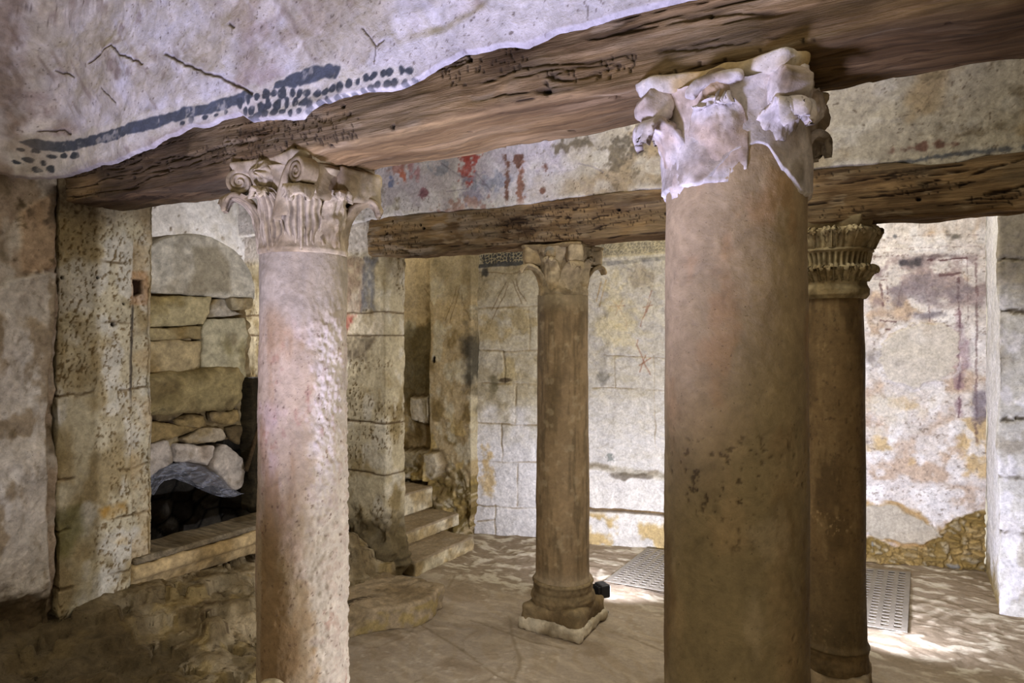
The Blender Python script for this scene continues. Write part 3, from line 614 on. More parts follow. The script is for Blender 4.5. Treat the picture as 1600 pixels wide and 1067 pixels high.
struct(plan_wall('wall_stair', [(-4.7, 4.62), (-3.155, 4.60), (-3.155, 4.72)], -.03, 3.4, paint_stair, .008, .02))
plane('wall_stair_end', [(-4.62, 3.5, 0), (-4.62, 4.75, 0), (-4.62, 4.75, 3.4), (-4.62, 3.5, 3.4)], (.50, .44, .30), 'stone', seed=9)

# ---------- right-hand pier beside the frescoed panel
def paint_pier3(X, Y, Z, nr):
    mid = fbm(X * 8 + Y * 8, Y * 2, Z * 8, 4, 151); fi = fbm(X * 34 + Y * 34, Z * 34, 2, 3, 152)
    hgt = .01 * fbm(X * 3 + Y, Z * 3, 1, 3, 153) + .005 * mid + .003 * fi
    C = flat(X.shape, (.74, .72, .68)); C = mix(C, (.60, .56, .49), .7 * sm(0, .6, fbm(X * 6, Y * 6, Z * 6, 4, 154)))
    C = mix(C, (.82, .80, .80), .7 * sm(.05, .5, fbm(X * 14 + Z * 9, Y * 9, Z * 7 - X * 9, 4, 155)))
    fr = sm(4.93, 4.87, Y)
    for v in (404, 487, 570, 655, 745, 830, 915):
        zj = onY(1575, v, 4.86)[2]; g = fr * sm(.014, .003, np.abs(Z - zj + .016 * mid + .01 * fi)) * sm(-.5, .3, fbm(X * 9, zj * 7, 3, 3, 156)); hgt = hgt - .012 * g; C = mix(C, (.26, .22, .16), .75 * g)
    C = mix(C, (.40, .36, .29), fr * .7 * sm(1.75, 2.0, Z + .1 * mid)); C = mix(C, (.86, .85, .85), (1 - fr) * .7)
    C = mix(C, (.46, .37, .16), .8 * sm(.25, .0, Z + .1 * mid) * (1 - fr))
    return hgt, C, 0
p3 = plan_wall('masonry_pier', [(.37, 5.75), (.372, 4.86), (2.6, 4.86)], -.03, 3.0, paint_pier3, .01, .012)
tag(p3, 'squared ashlar pier at the right edge beyond the frescoed wall', 'pier')

# ---------- floor of smeared sandy mortar
def make_floor():
    x = np.concatenate([np.linspace(-4.6, -3.0, 30), np.linspace(-2.99, .9, 420), np.linspace(.92, 2.7, 40)]); y = np.concatenate([np.linspace(-2.2, 1.4, 50), np.linspace(1.41, 5.9, 560)])
    A, B = np.meshgrid(x, y, indexing='ij')
    wx = A + .10 * fbm(A * 2.5, B * 2.5, 1, 3, 161); wy = B + .10 * fbm(A * 2.5, B * 2.5, 9, 3, 162)
    und = fbm(A * 1.3, B * 1.3, 2, 3, 163); st1 = fbm(wx * 4, wy * 26, 3, 3, 164); st2 = fbm((wx + wy) * 22, (wx - wy) * 4, 4, 3, 165); rg = ridge(wx * 3.2, wy * 3.2, 5, 2, 166)
    rear = sm(3.55, 4.0, B + .15 * und)
    Z = .010 * und + .0010 * st1 + .0011 * st2 + .003 * sm(.95, 1., rg) + rear * .005 * fbm(A * 12, B * 16, 2, 4, 167)
    C = flat(A.shape, (.585, .53, .455)); C = mix(C, (.56, .495, .40), .7 * sm(-.2, .6, st2)); C = mix(C, (.66, .60, .51), .6 * sm(.0, .7, st1)); C = mix(C, (.46, .39, .30), .5 * sm(.2, .7, fbm(A * 4, B * 4, 8, 4, 168)))
    flake = sm(-.05, .5, fbm(wx * 9, wy * 17, 2, 6, 169, .6))
    C = mix(C, (.50, .44, .36), rear * .85); C = mix(C, (.72, .68, .60), rear * flake); Z = Z + rear * .003 * flake
    # curved trowel ripples at right
    p = onZ(1600, 1000, 0); q = onZ(1490, 960, 0); d = np.hypot(A - p[0] - .3, B - p[1] + .2); rip = np.sin(d * 62 + 3 * fbm(A * 4, B * 4, 1, 3, 170)); rm = sm(.42, .12, np.hypot(A - q[0], B - q[1]))
    rm = rm * sm(-.5, .2, fbm(A * 7, B * 7, 3, 3, 173)); Z = Z + .0022 * rm * rip; C = mix(C, (.70, .65, .57), .6 * rm * sm(.2, .9, rip)); C = mix(C, (.44, .385, .30), .5 * rm * sm(-.1, -.9, rip))
    # straight score lines
    for l in ([(600, 940), (700, 1000), (800, 1067)], [(800, 1067), (812, 1030), (800, 990), (795, 960)], [(735, 965), (830, 1000), (880, 1010)], [(980, 990), (1040, 1015), (1100, 1040)], [(700, 918), (712, 900)]):
        dd = sd_line(A + .01 * und, B + .01 * st1, [onZ(u, v, 0)[:2] for u, v in l]); Z = Z + .003 * sm(.03, .01, dd) - .003 * sm(.012, .003, dd); C = mix(C, (.46, .40, .31), .6 * sm(.012, .003, dd))
    C = mix(C, (.72, .68, .61), .5 * sm(.5, .9, fbm(A * 34, B * 34, 4, 4, 171)) * sm(.0, .4, fbm(A * 3, B * 3, 2, 2, 172)))
    gq = sd_poly(A, B, [(-1.79, 4.147), (-.0745, 4.266), (-.075, 5.38), (-1.795, 4.96)]); Z = Z - .008
    Z = Z + (np.minimum(Z, .004) - Z) * sm(.06, .0, gq); Z = np.where(gq < -.035, -.045, Z)
    struct(grid('floor', np.stack([A, B, Z], -1), C, M['sand']))
make_floor()
# =================================================================== TIMBER BEAMS
def make_beam(name, xs, top, bot, bback, yf, yb, label, seed, endcap):
    """xs: stations; top/bot/bback: heights along xs of front-top, front-bottom and back-bottom arris"""
    nF, nC, nB, nK, nT = 44, 8, 66, 12, 8
    nsec = nF + nC + nB + nK + nT
    P = np.zeros((len(xs), nsec, 3)); A = xs[:, None]
    r = .022
    f = np.linspace(0, 1, nF)
    S = []
    zt, zb, zk = top[:, None], bot[:, None], bback[:, None]
    S.append((yf + 0 * A + 0 * f, zt + (zb + r - zt) * f))
    a = np.linspace(0, PI / 2, nC + 2)[1:-1]; S.append((yf + r - r * np.cos(a) + 0 * A, zb + r - r * np.sin(a)))
    b = np.linspace(0, 1, nB); S.append((yf + r + (yb - yf - r) * b + 0 * A, zb + (zk - zb) * b))
    k = np.linspace(0, 1, nK + 1)[1:]; S.append((yb + 0 * A + 0 * k, zk + (zt + .02 - zk) * k))
    t = np.linspace(0, 1, nT + 2)[1:-1]; S.append((yb + (yf - yb) * t + 0 * A, zt + .02 * (1 - t)))
    Yv = np.concatenate([s[0] for s in S], 1); Zv = np.concatenate([s[1] for s in S], 1); Xv = A + 0 * Yv
    s0 = seed * 5.3
    wv = .03 * fbm(Xv * 1.2, Yv, Zv, 3, seed)
    big = fbm(Xv * 1.3 + s0, Yv * 4, Zv * 5, 3, seed + 1)
    gr = fbm(Xv * 3.0 + s0, (Yv + wv) * 45, (Zv + wv) * 45, 4, seed + 2)
    fa = fbm(Xv * 7 + s0, Yv * 9, Zv * 9, 3, seed + 3)
    crk = sm(.90, .985, ridge(Xv * 1.6 + s0, (Yv + wv) * 26, (Zv + wv) * 26, 4, seed + 4)) * sm(-.1, .4, fbm(Xv * 2 + s0, Yv * 5, Zv * 5, 2, seed + 5))
    h = .016 * big + .0045 * gr + .008 * fa - .009 * crk
    isF = np.zeros(nsec, bool); isF[:nF + 3] = True
    C = flat(Xv.shape, (.56, .455, .31))
    C = mix(C, (.40, .31, .20), .85 * sm(-.2, .7, gr)); C = mix(C, (.66, .57, .44), .75 * sm(.1, .7, fbm(Xv * 2.5 + s0, Yv * 22, Zv * 22, 4, seed + 6)))
    C = mix(C, (.28, .205, .12), .7 * sm(.1, .8, fbm(Xv * 3 + s0, Yv * 6, Zv * 8, 4, seed + 7)))
    C = mix(C, (.15, .105, .06), .8 * crk)
    C = mix(C, (.66, .58, .46), .6 * sm(.5, .9, fbm(Xv * 9 + s0, Yv * 40, Zv * 40, 3, seed + 8)))
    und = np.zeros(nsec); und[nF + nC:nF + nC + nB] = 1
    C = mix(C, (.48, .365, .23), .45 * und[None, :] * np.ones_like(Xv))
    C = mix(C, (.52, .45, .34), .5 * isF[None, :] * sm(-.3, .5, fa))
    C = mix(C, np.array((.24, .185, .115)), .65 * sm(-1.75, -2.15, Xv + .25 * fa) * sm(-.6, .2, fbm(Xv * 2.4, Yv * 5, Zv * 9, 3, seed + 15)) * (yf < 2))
    C = mix(C, (.60, .54, .47), .7 * (yf > 2) * sm(-1.9, -2.4, Xv) * isF[None, :] * sm(-.1, .5, fbm(Xv * 10, Yv * 30, Zv * 30, 4, seed + 16)))
    # adze notches on the front
    rr = random.Random(seed)
    for i in range(1700):
        x0 = rr.uniform(xs[0], min(xs[-1], 1.0)); j = np.searchsorted(xs, x0); z0 = rr.uniform(bot[j] + .01, top[j] - .01)
        if vn(np.array([x0 * 3.2]), np.array([z0 * 14]), np.array([seed * 1.]), 77)[0] < .0: continue
        l = rr.uniform(.003, .010); w = rr.uniform(.0014, .003); sl = rr.uniform(-.35, .1)
        i0, i1 = np.searchsorted(xs, [x0 - .03, x0 + .03])
        X_, Z_ = Xv[i0:i1, :nF + 3], Zv[i0:i1, :nF + 3]
        dz = (Z_ - z0); m = sm(w * 1.5, w * .4, np.abs(X_ - x0 - sl * dz)) * sm(l, l * .7, np.abs(dz))
        h[i0:i1, :nF + 3] -= .004 * m; C[i0:i1, :nF + 3] = mix(C[i0:i1, :nF + 3], (.20, .15, .09), .7 * m)
    # worm and nail holes
    for i in range(46):
        x0 = rr.uniform(xs[0], min(xs[-1], 1.)); j = np.searchsorted(xs, x0); s_ = rr.randrange(3, nF + nC + nB - 4); q = (Xv[j, s_], Yv[j, s_], Zv[j, s_]); rad = rr.uniform(.004, .010)
        i0, i1 = np.searchsorted(xs, [x0 - .04, x0 + .04]); d = np.sqrt(((Xv[i0:i1] - q[0]) / 1.3) ** 2 + (Yv[i0:i1] - q[1]) ** 2 + (Zv[i0:i1] - q[2]) ** 2); m = sm(rad, rad * .5, d)
        h[i0:i1] -= .015 * m; C[i0:i1] = mix(C[i0:i1], (.05, .03, .02), m)
    # outward section direction
    yc = (yf + yb) / 2; zc = ((zt + zb) / 2)
    ny = np.zeros_like(Yv); nz = np.zeros_like(Yv)
    ny[:, :nF] = -1; ny[:, nF:nF + nC] = -np.cos(a); nz[:, nF:nF + nC] = -np.sin(a); nz[:, nF + nC:nF + nC + nB] = -1; ny[:, nF + nC + nB:nF + nC + nB + nK] = 1; nz[:, -nT:] = 1
    Yo = Yv + ny * h; Zo = Zv + nz * h
    # rounded, worn left end
    e = np.clip((xs - xs[0]) / endcap, 0, 1)[:, None]; sc = np.sqrt(np.clip(1 - (1 - e) ** 2.2, .0, 1)) * .5 + .5 * sm(0, .35, e)
    sc = np.where(e <= 0, .02, np.maximum(sc, .12)) ; sc = np.where(e >= 1, 1, sc)
    Yo = yc + (Yo - yc) * sc; Zo = zc + (Zo - zc) * sc
    C = mix(C, (.15, .10, .06), .75 * sm(.35, .0, e + 0 * Yo) )
    P = np.stack([Xv + .01 * fa * (1 - e), Yo, Zo], -1)
    o = np.array([xs[0], yc, float(bot[0])])
    V = (P - o).reshape(-1, 3); nu, nv = P.shape[:2]
    I = np.arange(nu * nv).reshape(nu, nv); a0 = I[:-1]; b0 = I[1:]
    fs = np.stack([a0, np.roll(a0, -1, 1), np.roll(b0, -1, 1), b0], -1).reshape(-1, 4)
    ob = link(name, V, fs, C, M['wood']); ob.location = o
    return tag(ob, label, 'beam')
xb = np.concatenate([np.linspace(-3.02, .75, 940), np.linspace(.76, 2.6, 60)])
def pr(x, pts): 
    p = np.array(pts); return np.interp(x, p[:, 0], p[:, 1])
sidx = ex.argsort()
make_beam('timber_beam', xb, np.interp(xb, ex[sidx], ez[sidx]) + .03, pr(xb, [(-3.02, 2.145), (-2.6, 2.12), (-2.1, 2.118), (-1.75, 2.148), (-1.5, 2.15), (-.86, 2.168), (-.5, 2.15), (-.3, 2.16), (2.6, 2.17)]) + .004 * fbm(xb * 5, 0, 0, 3, 9),
          pr(xb, [(-3.02, 2.158), (-1.7, 2.168), (-.9, 2.17), (2.6, 2.172)]) + .005 * fbm(xb * 6, 3, 0, 3, 8), 1.43, 1.735, 'long hewn brown timber beam across the near pair of columns', 5, .07)
ed2 = [(560, 352), (575, 346), (600, 343), (640, 341), (700, 337), (760, 332), (800, 328), (860, 320), (900, 314), (960, 308), (1035, 302), (1250, 274), (1300, 270), (1400, 262), (1430, 264), (1450, 266), (1500, 262), (1540, 252), (1600, 246), (1700, 232)]
e2 = np.array([onY(u, v, 3.30) for u, v in ed2]); xb2 = np.concatenate([np.linspace(-3.115, .85, 760), np.linspace(.86, 2.6, 50)])
bo2 = [(575, 400), (640, 402), (720, 398), (800, 385), (830, 383), (940, 378), (1035, 366), (1255, 349), (1350, 343), (1600, 327)]
b2 = np.array([onY(u, v, 3.30) for u, v in bo2])
make_beam('timber_beam', xb2, np.interp(xb2, e2[:, 0], e2[:, 2]) + .02, np.maximum(np.interp(xb2, b2[:, 0], b2[:, 2]), 2.10) + .004 * fbm(xb2 * 5, 5, 0, 3, 9), np.full(len(xb2), 2.135), 3.30, 3.62,
          'shorter dark timber beam with rounded end over the rear pair of columns', 23, .10)

# =================================================================== COLUMNS
def cyl_grid(nth, zs, rfun):
    th = np.linspace(0, 2 * PI, nth, endpoint=False); T, Z = np.meshgrid(th, zs, indexing='ij'); R = rfun(T, Z)
    return T, Z, R
def shaft(parent, c, z0, z1, r0, r1, paint, nth, nz, lean=0.):
    zs = np.linspace(z0, z1, nz)
    T, Z = np.meshgrid(np.linspace(0, 2 * PI, nth, endpoint=False), zs, indexing='ij'); f = (Z - z0) / (z1 - z0)
    R = r0 + (r1 - r0) * f
    R = R + .012 * sm(.03, 0, Z - z0) * 1.0
    x, y = np.cos(T), np.sin(T)
    h, C = paint(T, Z, x * r0, y * r0); R = R + h
    P = np.stack([x * R + c[0], y * R + c[1], Z], -1)
    # close ends
    nu, nv = T.shape
    V = np.concatenate([P.reshape(-1, 3), [[c[0], c[1], z0], [c[0], c[1], z1]]])
    fs = gfaces(nu, nv, True); I = np.arange(nu * nv).reshape(nu, nv)
    caps = np.concatenate([np.stack([np.roll(I[:, 0], -1), I[:, 0], np.full(nu, nu * nv), np.full(nu, nu * nv)], -1), np.stack([I[:, -1], np.roll(I[:, -1], -1), np.full(nu, nu * nv + 1), np.full(nu, nu * nv + 1)], -1)])
    tri = caps[:, :3]
    # triangles are stored as a second polygon set: use degenerate-free quads only for the sides, tiny rings for the caps
    ringb = P[:, :1] * 1.0; ringb[..., 0] = c[0] + (ringb[..., 0] - c[0]) * .02; ringb[..., 1] = c[1] + (ringb[..., 1] - c[1]) * .02
    ringt = P[:, -1:] * 1.0; ringt[..., 0] = c[0] + (ringt[..., 0] - c[0]) * .02; ringt[..., 1] = c[1] + (ringt[..., 1] - c[1]) * .02
    P = np.concatenate([ringb, P, ringt], 1); C = np.concatenate([C[:, :1], C, C[:, -1:]], 1)
    return grid('shaft', P, C, M['marble'], parent, wu=True)
def pa(T, Z, x, y):   # near-left column: pinkish, eroded on the side turned to the stair
    dT = lambda a: np.cos(T - a)
    n = fbm(x * 9, y * 9, Z * 6, 4, 201); fi = fbm(x * 38, y * 38, Z * 38, 4, 202)
    er = sm(.35, .75, dT(.35) + .30 * n + .15 * fi) * sm(1.78, 1.55, Z + .06 * n)
    gr = fbm(x * 75, y * 75, Z * 60, 3, 203)
    h = .004 * n + er * (-.006 + .0045 * fi + .003 * gr) + .001 * gr
    C = flat(T.shape, (.60, .52, .41)); C = mix(C, (.64, .55, .48), .8 * sm(.0, .5, n)); C = mix(C, (.70, .65, .58), er * .9)
    C = mix(C, (.62, .54, .475), er * .5 * sm(.1, .6, fi)); C = mix(C, (.50, .34, .27), .55 * sm(.25, .9, fbm(x * 34, y * 34, Z * 26, 6, 204, .62)) * sm(1.8, 1.6, Z) * sm(-.3, .4, fbm(x * 6, y * 6, Z * 4, 3, 207)))
    C = mix(C, (.50, .38, .24), .6 * sm(.1, .7, fbm(x * 12, y * 12, Z * 3, 4, 205)) * (1 - er)); C = mix(C, (.28, .19, .14), .6 * sm(.7, 1., fbm(x * 100, y * 100, Z * 90, 3, 206)))
    C = mix(C, (.57, .52, .435), sm(1.58, 1.72, Z + .05 * n) * .85)
    return h, C
def pb(T, Z, x, y):   # near-right column: smooth tan marble
    n = fbm(x * 7, y * 7, Z * 4, 4, 211); gr = fbm(x * 60, y * 60, Z * 50, 3, 212)
    C = flat(T.shape, (.52, .45, .315)); C = mix(C, (.60, .50, .35), .7 * sm(.0, .7, n)); C = mix(C, (.42, .33, .20), .8 * sm(.0, .6, fbm(x * 5, y * 5, Z * 3, 4, 213)))
    C = mix(C, (.66, .57, .44), .8 * sm(1.25, 1.75, Z + .12 * n)); C = mix(C, (.63, .47, .31), .4 * sm(.15, .7, fbm(x * 11, y * 11, Z * 8, 4, 214)) * sm(1.2, 1.6, Z))
    p = sm(.5, .75, fbm(x * 90, y * 90, Z * 75, 3, 215)) * sm(-.05, .5, fbm(x * 6, y * 6, Z * 6, 3, 216)) * sm(1.6, 1.2, Z); C = mix(C, (.24, .18, .11), .75 * p)
    C = mix(C, (.70, .62, .50), .35 * sm(.3, .9, fbm(x * 16, y * 16, Z * 10, 5, 217)))
    return .003 * n + .0008 * gr - .004 * p, C
def pc(T, Z, x, y):   # rear-left column
    n = fbm(x * 7, y * 7, Z * 4, 4, 221); st = fbm(x * 40, y * 40, Z * 6, 3, 222)
    C = flat(T.shape, (.52, .43, .30)); C = mix(C, (.40, .33, .22), .8 * sm(-.1, .6, st)); C = mix(C, (.36, .29, .18), .8 * sm(-.2, .5, n) * sm(.9, 1.4, Z)); C = mix(C, (.62, .55, .42), .5 * sm(.3, .8, fbm(x * 25, y * 25, Z * 25, 3, 223)))
    C = mix(C, (.58, .52, .40), .6 * sm(1.72, 1.82, Z)); C = mix(C, (.60, .54, .44), .5 * sm(.35, .25, Z))
    return .004 * n + .001 * st + .006 * np.maximum(0, np.cos(T + 2.6)) ** 40, C
def pd_(T, Z, x, y):  # rear-right column
    n = fbm(x * 7, y * 7, Z * 4, 4, 231); st = fbm(x * 40, y * 40, Z * 12, 3, 232)
    C = flat(T.shape, (.48, .39, .255)); C = mix(C, (.36, .285, .17), .8 * sm(-.2, .5, n)); C = mix(C, (.56, .47, .32), .5 * sm(.1, .6, st))
    sp = sm(.4, .7, fbm(x * 75, y * 75, Z * 60, 3, 233)) * sm(.1, .5, fbm(x * 4, y * 4, Z * 5, 3, 234) + .6 * sm(.9, .6, Z) - .2); C = mix(C, (.72, .62, .44), .7 * sp)
    C = mix(C, (.33, .28, .18), .5 * sm(.75, .45, Z)); C = mix(C, (.24, .18, .11), .5 * sm(.5, 1., fbm(x * 60, y * 60, Z * 50, 4, 235)))
    return .003 * n, C
def revolve(name, parent, c, prof, base, alt, m='carved', nth=160, seed=0, amp=.004, mod=None, dirtm=.5, closed=True):
    p = np.array(prof, float); s = np.concatenate([[0], np.cumsum(np.hypot(*np.diff(p, axis=0).T))]); k = int(s[-1] / .004); q = np.linspace(0, s[-1], k)
    r = np.interp(q, s, p[:, 0]); z = np.interp(q, s, p[:, 1])
    T, R = np.meshgrid(np.linspace(0, 2 * PI, nth, endpoint=False), r, indexing='ij'); Z = z[None] + 0 * T
    if mod: R, Z = mod(T, R, Z)
    x, y = np.cos(T), np.sin(T); n = fbm(x * R * 14 + seed, y * R * 14, Z * 14, 4, seed); R = R + amp * n
    P = np.stack([c[0] + x * R, c[1] + y * R, Z], -1)
    C = stone_cols(P, base, alt, seed=seed, fs=1.5, dirtm=dirtm)
    return P, C
def leaf(parent, c, th, zb, path, w0, base, alt, grooves=0, seed=0, label=None, m='carved', rag=0.):
    """acanthus leaf: path is a list of (radius, height, halfwidth)"""
    p = np.array(path, float); t = np.linspace(0, len(p) - 1, 46); R = np.interp(t, range(len(p)), p[:, 0]); Z = np.interp(t, range(len(p)), p[:, 1]); W = np.interp(t, range(len(p)), p[:, 2])
    for _ in range(4):
        for q in (R, Z, W): q[1:-1] = (q[:-2] + 2 * q[1:-1] + q[2:]) / 4
    s = np.linspace(-1, 1, 41); S, Rr = np.meshgrid(s, R, indexing='ij'); Zz = Z[None] + 0 * S; Ww = W[None] + 0 * S; f = (t / t[-1])[None] + 0 * S
    rad = Rr - .35 * Ww * S ** 2
    if grooves:
        rad += .0045 * np.cos(S * grooves * PI) * sm(.0, .15, 1 - np.abs(S)) * (1 - .3 * f) + .006 * sm(.16, .05, np.abs(S))
    else:
        rad += .005 * sm(.2, .05, np.abs(S)) * .4
    Zz = Zz - .018 * S ** 2 * sm(.75, 1, f)
    n = fbm(S * 2 + seed, Zz * 30, Rr * 30, 4, seed); rad = rad + (.003 + rag) * n
    tan = Ww * S * (1 + (.07 * np.cos(f * 26) if grooves else 0))
    ct, st = math.cos(th), math.sin(th)
    P = np.stack([c[0] + ct * rad - st * tan, c[1] + st * rad + ct * tan, Zz], -1)
    C = stone_cols(P, base, alt, seed=seed, fs=1.6)
    if grooves: C = mix(C, np.array(alt) * .62, .55 * sm(.1, -.9, np.cos(S * grooves * PI)))
    V, Fc = shell(P, .016); o = link('leaf', V, Fc, np.concatenate([C.reshape(-1, 3)] * 2), M[m], parent)
    if label: o['label'] = label
    return o
def volute(parent, c, th, rho, zc, R, W, base, alt, seed=0, turns=2.3, plain=False, m='carved'):
    ct, st = math.cos(th), math.sin(th); Vs = []; Fs = []; Cs = []; off = 0
    def add(P, wu=False):
        nonlocal off
        V = P.reshape(-1, 3); Vs.append(V); Fs.append(gfaces(P.shape[0], P.shape[1], wu, off)); Cs.append(stone_cols(P, base, alt, seed=seed, fs=1.6).reshape(-1, 3)); off += len(V)
    def tow(r, n, z): return np.stack([c[0] + ct * r - st * n, c[1] + st * r + ct * n, z], -1)
    # body: lens-shaped scroll drum with a stem
    a = np.linspace(0, 2 * PI, 64, endpoint=False); ks = np.array([0, .55, .85, .97, 1., 1., .97, .85, .55, 0.]); ns = np.array([-.5, -.5, -.49, -.44, -.36, .36, .44, .49, .5, .5]) * W
    A_, K = np.meshgrid(a, ks, indexing='ij'); N_ = ns[None] + 0 * A_
    rr = R * (.93 if not plain else 1.); lump = (1 + (.16 if plain else 0) * fbm(np.cos(A_) * 1.5 + seed, np.sin(A_) * 1.5, N_ * 20, 3, seed))
    add(tow(rho + rr * np.maximum(K, .02) * np.cos(A_) * lump, N_, zc + rr * np.maximum(K, .02) * np.sin(A_) * lump), True)
    # ribbon
    psi = np.linspace(0, turns * 2 * PI, 110); sr = R * (1 - psi / (turns * 2 * PI) * .9)
    pr_ = rho + sr * np.sin(psi); pz = zc + sr * np.cos(psi)
    stem = np.array([(rho - .12, zc - .13), (rho - .098, zc - .07), (rho - .066, zc - .005), (rho - .035, zc + R * .75)])
    k = np.linspace(0, 3, 24); pr_ = np.concatenate([np.interp(k, range(4), stem[:, 0]), pr_]); pz = np.concatenate([np.interp(k, range(4), stem[:, 1]), pz])
    for _ in range(3): pr_[1:30] = (pr_[:29] + 2 * pr_[1:30] + pr_[2:31]) / 4; pz[1:30] = (pz[:29] + 2 * pz[1:30] + pz[2:31]) / 4
    if not plain:
        dr, dz = np.gradient(pr_), np.gradient(pz); l = np.hypot(dr, dz) + 1e-9; nr_, nz_ = -dz / l, dr / l
        tt = np.concatenate([np.full(24, .006), np.linspace(.0055, .002, 110)])
        sec = [(-.5, -1), (-.5, 1), (-.42, 1.3), (.42, 1.3), (.5, 1), (.5, -1), (.42, -1.3), (-.42, -1.3)]
        P = np.zeros((len(sec), len(pr_), 3))
        for i, (n_, q) in enumerate(sec): P[i] = tow(pr_ + nr_ * tt * q, np.full(len(pr_), n_ * W * 1.16), pz + nz_ * tt * q)
        add(P, True)
    # stem bracket
    K_ = np.linspace(0, 1, 26); cr = np.interp(K_ * 3, range(4), stem[:, 0]) + .006; cz = np.interp(K_ * 3, range(4), stem[:, 1]); a2 = np.linspace(0, 2 * PI, 20, endpoint=False)
    A2, I2 = np.meshgrid(a2, np.arange(26), indexing='ij'); hw = W * (.62 - .12 * K_)[I2]; ht = .026 - .004 * K_[I2]
    add(tow(cr[I2] + ht * np.cos(A2), hw * np.sin(A2), cz[I2] + .4 * ht * np.cos(A2)), True)
    return link('volute', np.concatenate(Vs), np.concatenate(Fs), np.concatenate(Cs), M[m], parent)
def abacus(parent, c, z0, z1, s, sag, cut, base, alt, seed=0, amp=.004, m='carved', skip=0., beads=False):
    """slab with concave sides and clipped corners, edge-profiled"""
    q = []
    for k in range(4):
        a0 = np.array([-s + cut, -s]); a1 = np.array([s - cut, -s]); n = 30
        for j in range(n):
            f = j / n; p = a0 + (a1 - a0) * f; p = p + np.array([0, sag * (1 - (2 * f - 1) ** 2)]); R_ = k * PI / 2
            q.append((p[0] * math.cos(R_) - p[1] * math.sin(R_), p[0] * math.sin(R_) + p[1] * math.cos(R_)))
        for j in range(6):
            f = j / 6; p = np.array([s - cut, -s]) + np.array([cut, cut]) * f; R_ = k * PI / 2
            q.append((p[0] * math.cos(R_) - p[1] * math.sin(R_), p[0] * math.sin(R_) + p[1] * math.cos(R_)))
    q = np.array(q); sc = np.array([.02, .5, .86, .93, .965, .98, 1., 1., .985, .9, .5, .02]); zz = np.array([0, 0, 0, .04, .22, .45, .62, .9, 1, 1, 1, 1]) * (z1 - z0) + z0
    P = np.zeros((len(q), len(sc), 3)); P[..., 0] = c[0] + q[:, 0][:, None] * sc; P[..., 1] = c[1] + q[:, 1][:, None] * sc; P[..., 2] = zz[None]
    n = fbm(P[..., 0] * 12, P[..., 1] * 12, P[..., 2] * 12 + seed, 4, seed); P[..., 2] += amp * n; P[..., :2] += (amp * .8 * n)[..., None] * np.sign(P[..., :2] - np.array(c[:2]))
    C = stone_cols(P, base, alt, seed=seed, fs=1.5)
    o = link('abacus', P.reshape(-1, 3), gfaces(len(q), len(sc), True), C, M[m], parent)
    return o
def rosette(parent, c, th, rho, z, r, base, alt, seed=0, petals=6, plain=False):
    ct, st = math.cos(th), math.sin(th); A_, K = np.meshgrid(np.linspace(0, 2 * PI, 60, endpoint=False), np.linspace(.02, 1, 22), indexing='ij')
    out = .030 * np.sqrt(np.clip(1 - K ** 2.2, 0, 1)); rr = r * K
    if not plain:
        rr = rr * (1 + .10 * np.abs(np.cos(A_ * petals / 2))); out = out * (.6 + .4 * np.abs(np.cos(A_ * petals / 2 + K * 1.5))) + .010 * sm(.35, .2, K)
    out = out + .004 * fbm(np.cos(A_) * K * 2 + seed, np.sin(A_) * K * 2, K, 3, seed)
    rad = rho + out; tan = rr * np.cos(A_); zz = z + rr * np.sin(A_) * 1.15
    rad[:, -1] = rho - .05
    P = np.stack([c[0] + ct * rad - st * tan, c[1] + st * rad + ct * tan, zz], -1); C = stone_cols(P, base, alt, seed=seed, fs=1.6)
    C = mix(C, np.array(alt) * .7, .5 * sm(.35, .1, np.abs(np.cos(A_ * petals / 2))) * (0 if plain else 1))
    return link('rosette', P.reshape(-1, 3), gfaces(60, 22, True), C, M['carved'], parent)

def column(name, c, label, r0, r1, zs0, zs1, paint, nth, nz):
    root = empty(name, (c[0], c[1], 0), label, 'column')
    shaft(root, c, zs0, zs1, r0, r1, paint, nth, nz)
    return root
def base_std(root, c, r, s, zt, bc, ba, seed, zp=.12):
    b = block('plinth', (c[0], c[1], zp / 2 - .01), (2 * s, 2 * s, zp + .02), 0, .03, .012, 9, .012, bc, ba, 'carved', root, seed)
    prof = [(.02, zp - .01), (s * .98, zp - .012), (s * 1.03, zp + .02), (s * .99, zp + .045), (s * .92, zp + .058), (r + .018, zp + .075), (r + .016, zp + .095), (r + .024, zt - .012), (r + .018, zt), (.02, zt)]
    P, C = revolve('', root, c, prof, bc, ba, seed=seed, amp=.006)
    o = grid('base', P, C, M['carved'], root, wu=True); return o
AC = (-1.747, 1.576); BC = (-.364, 1.576); CC = (-1.747, 3.467); DC = (-.354, 3.467)
D4 = [(-PI * 3 / 4), (-PI / 4), (PI / 4), (PI * 3 / 4)]; M4 = [-PI / 2, 0, PI / 2, PI]

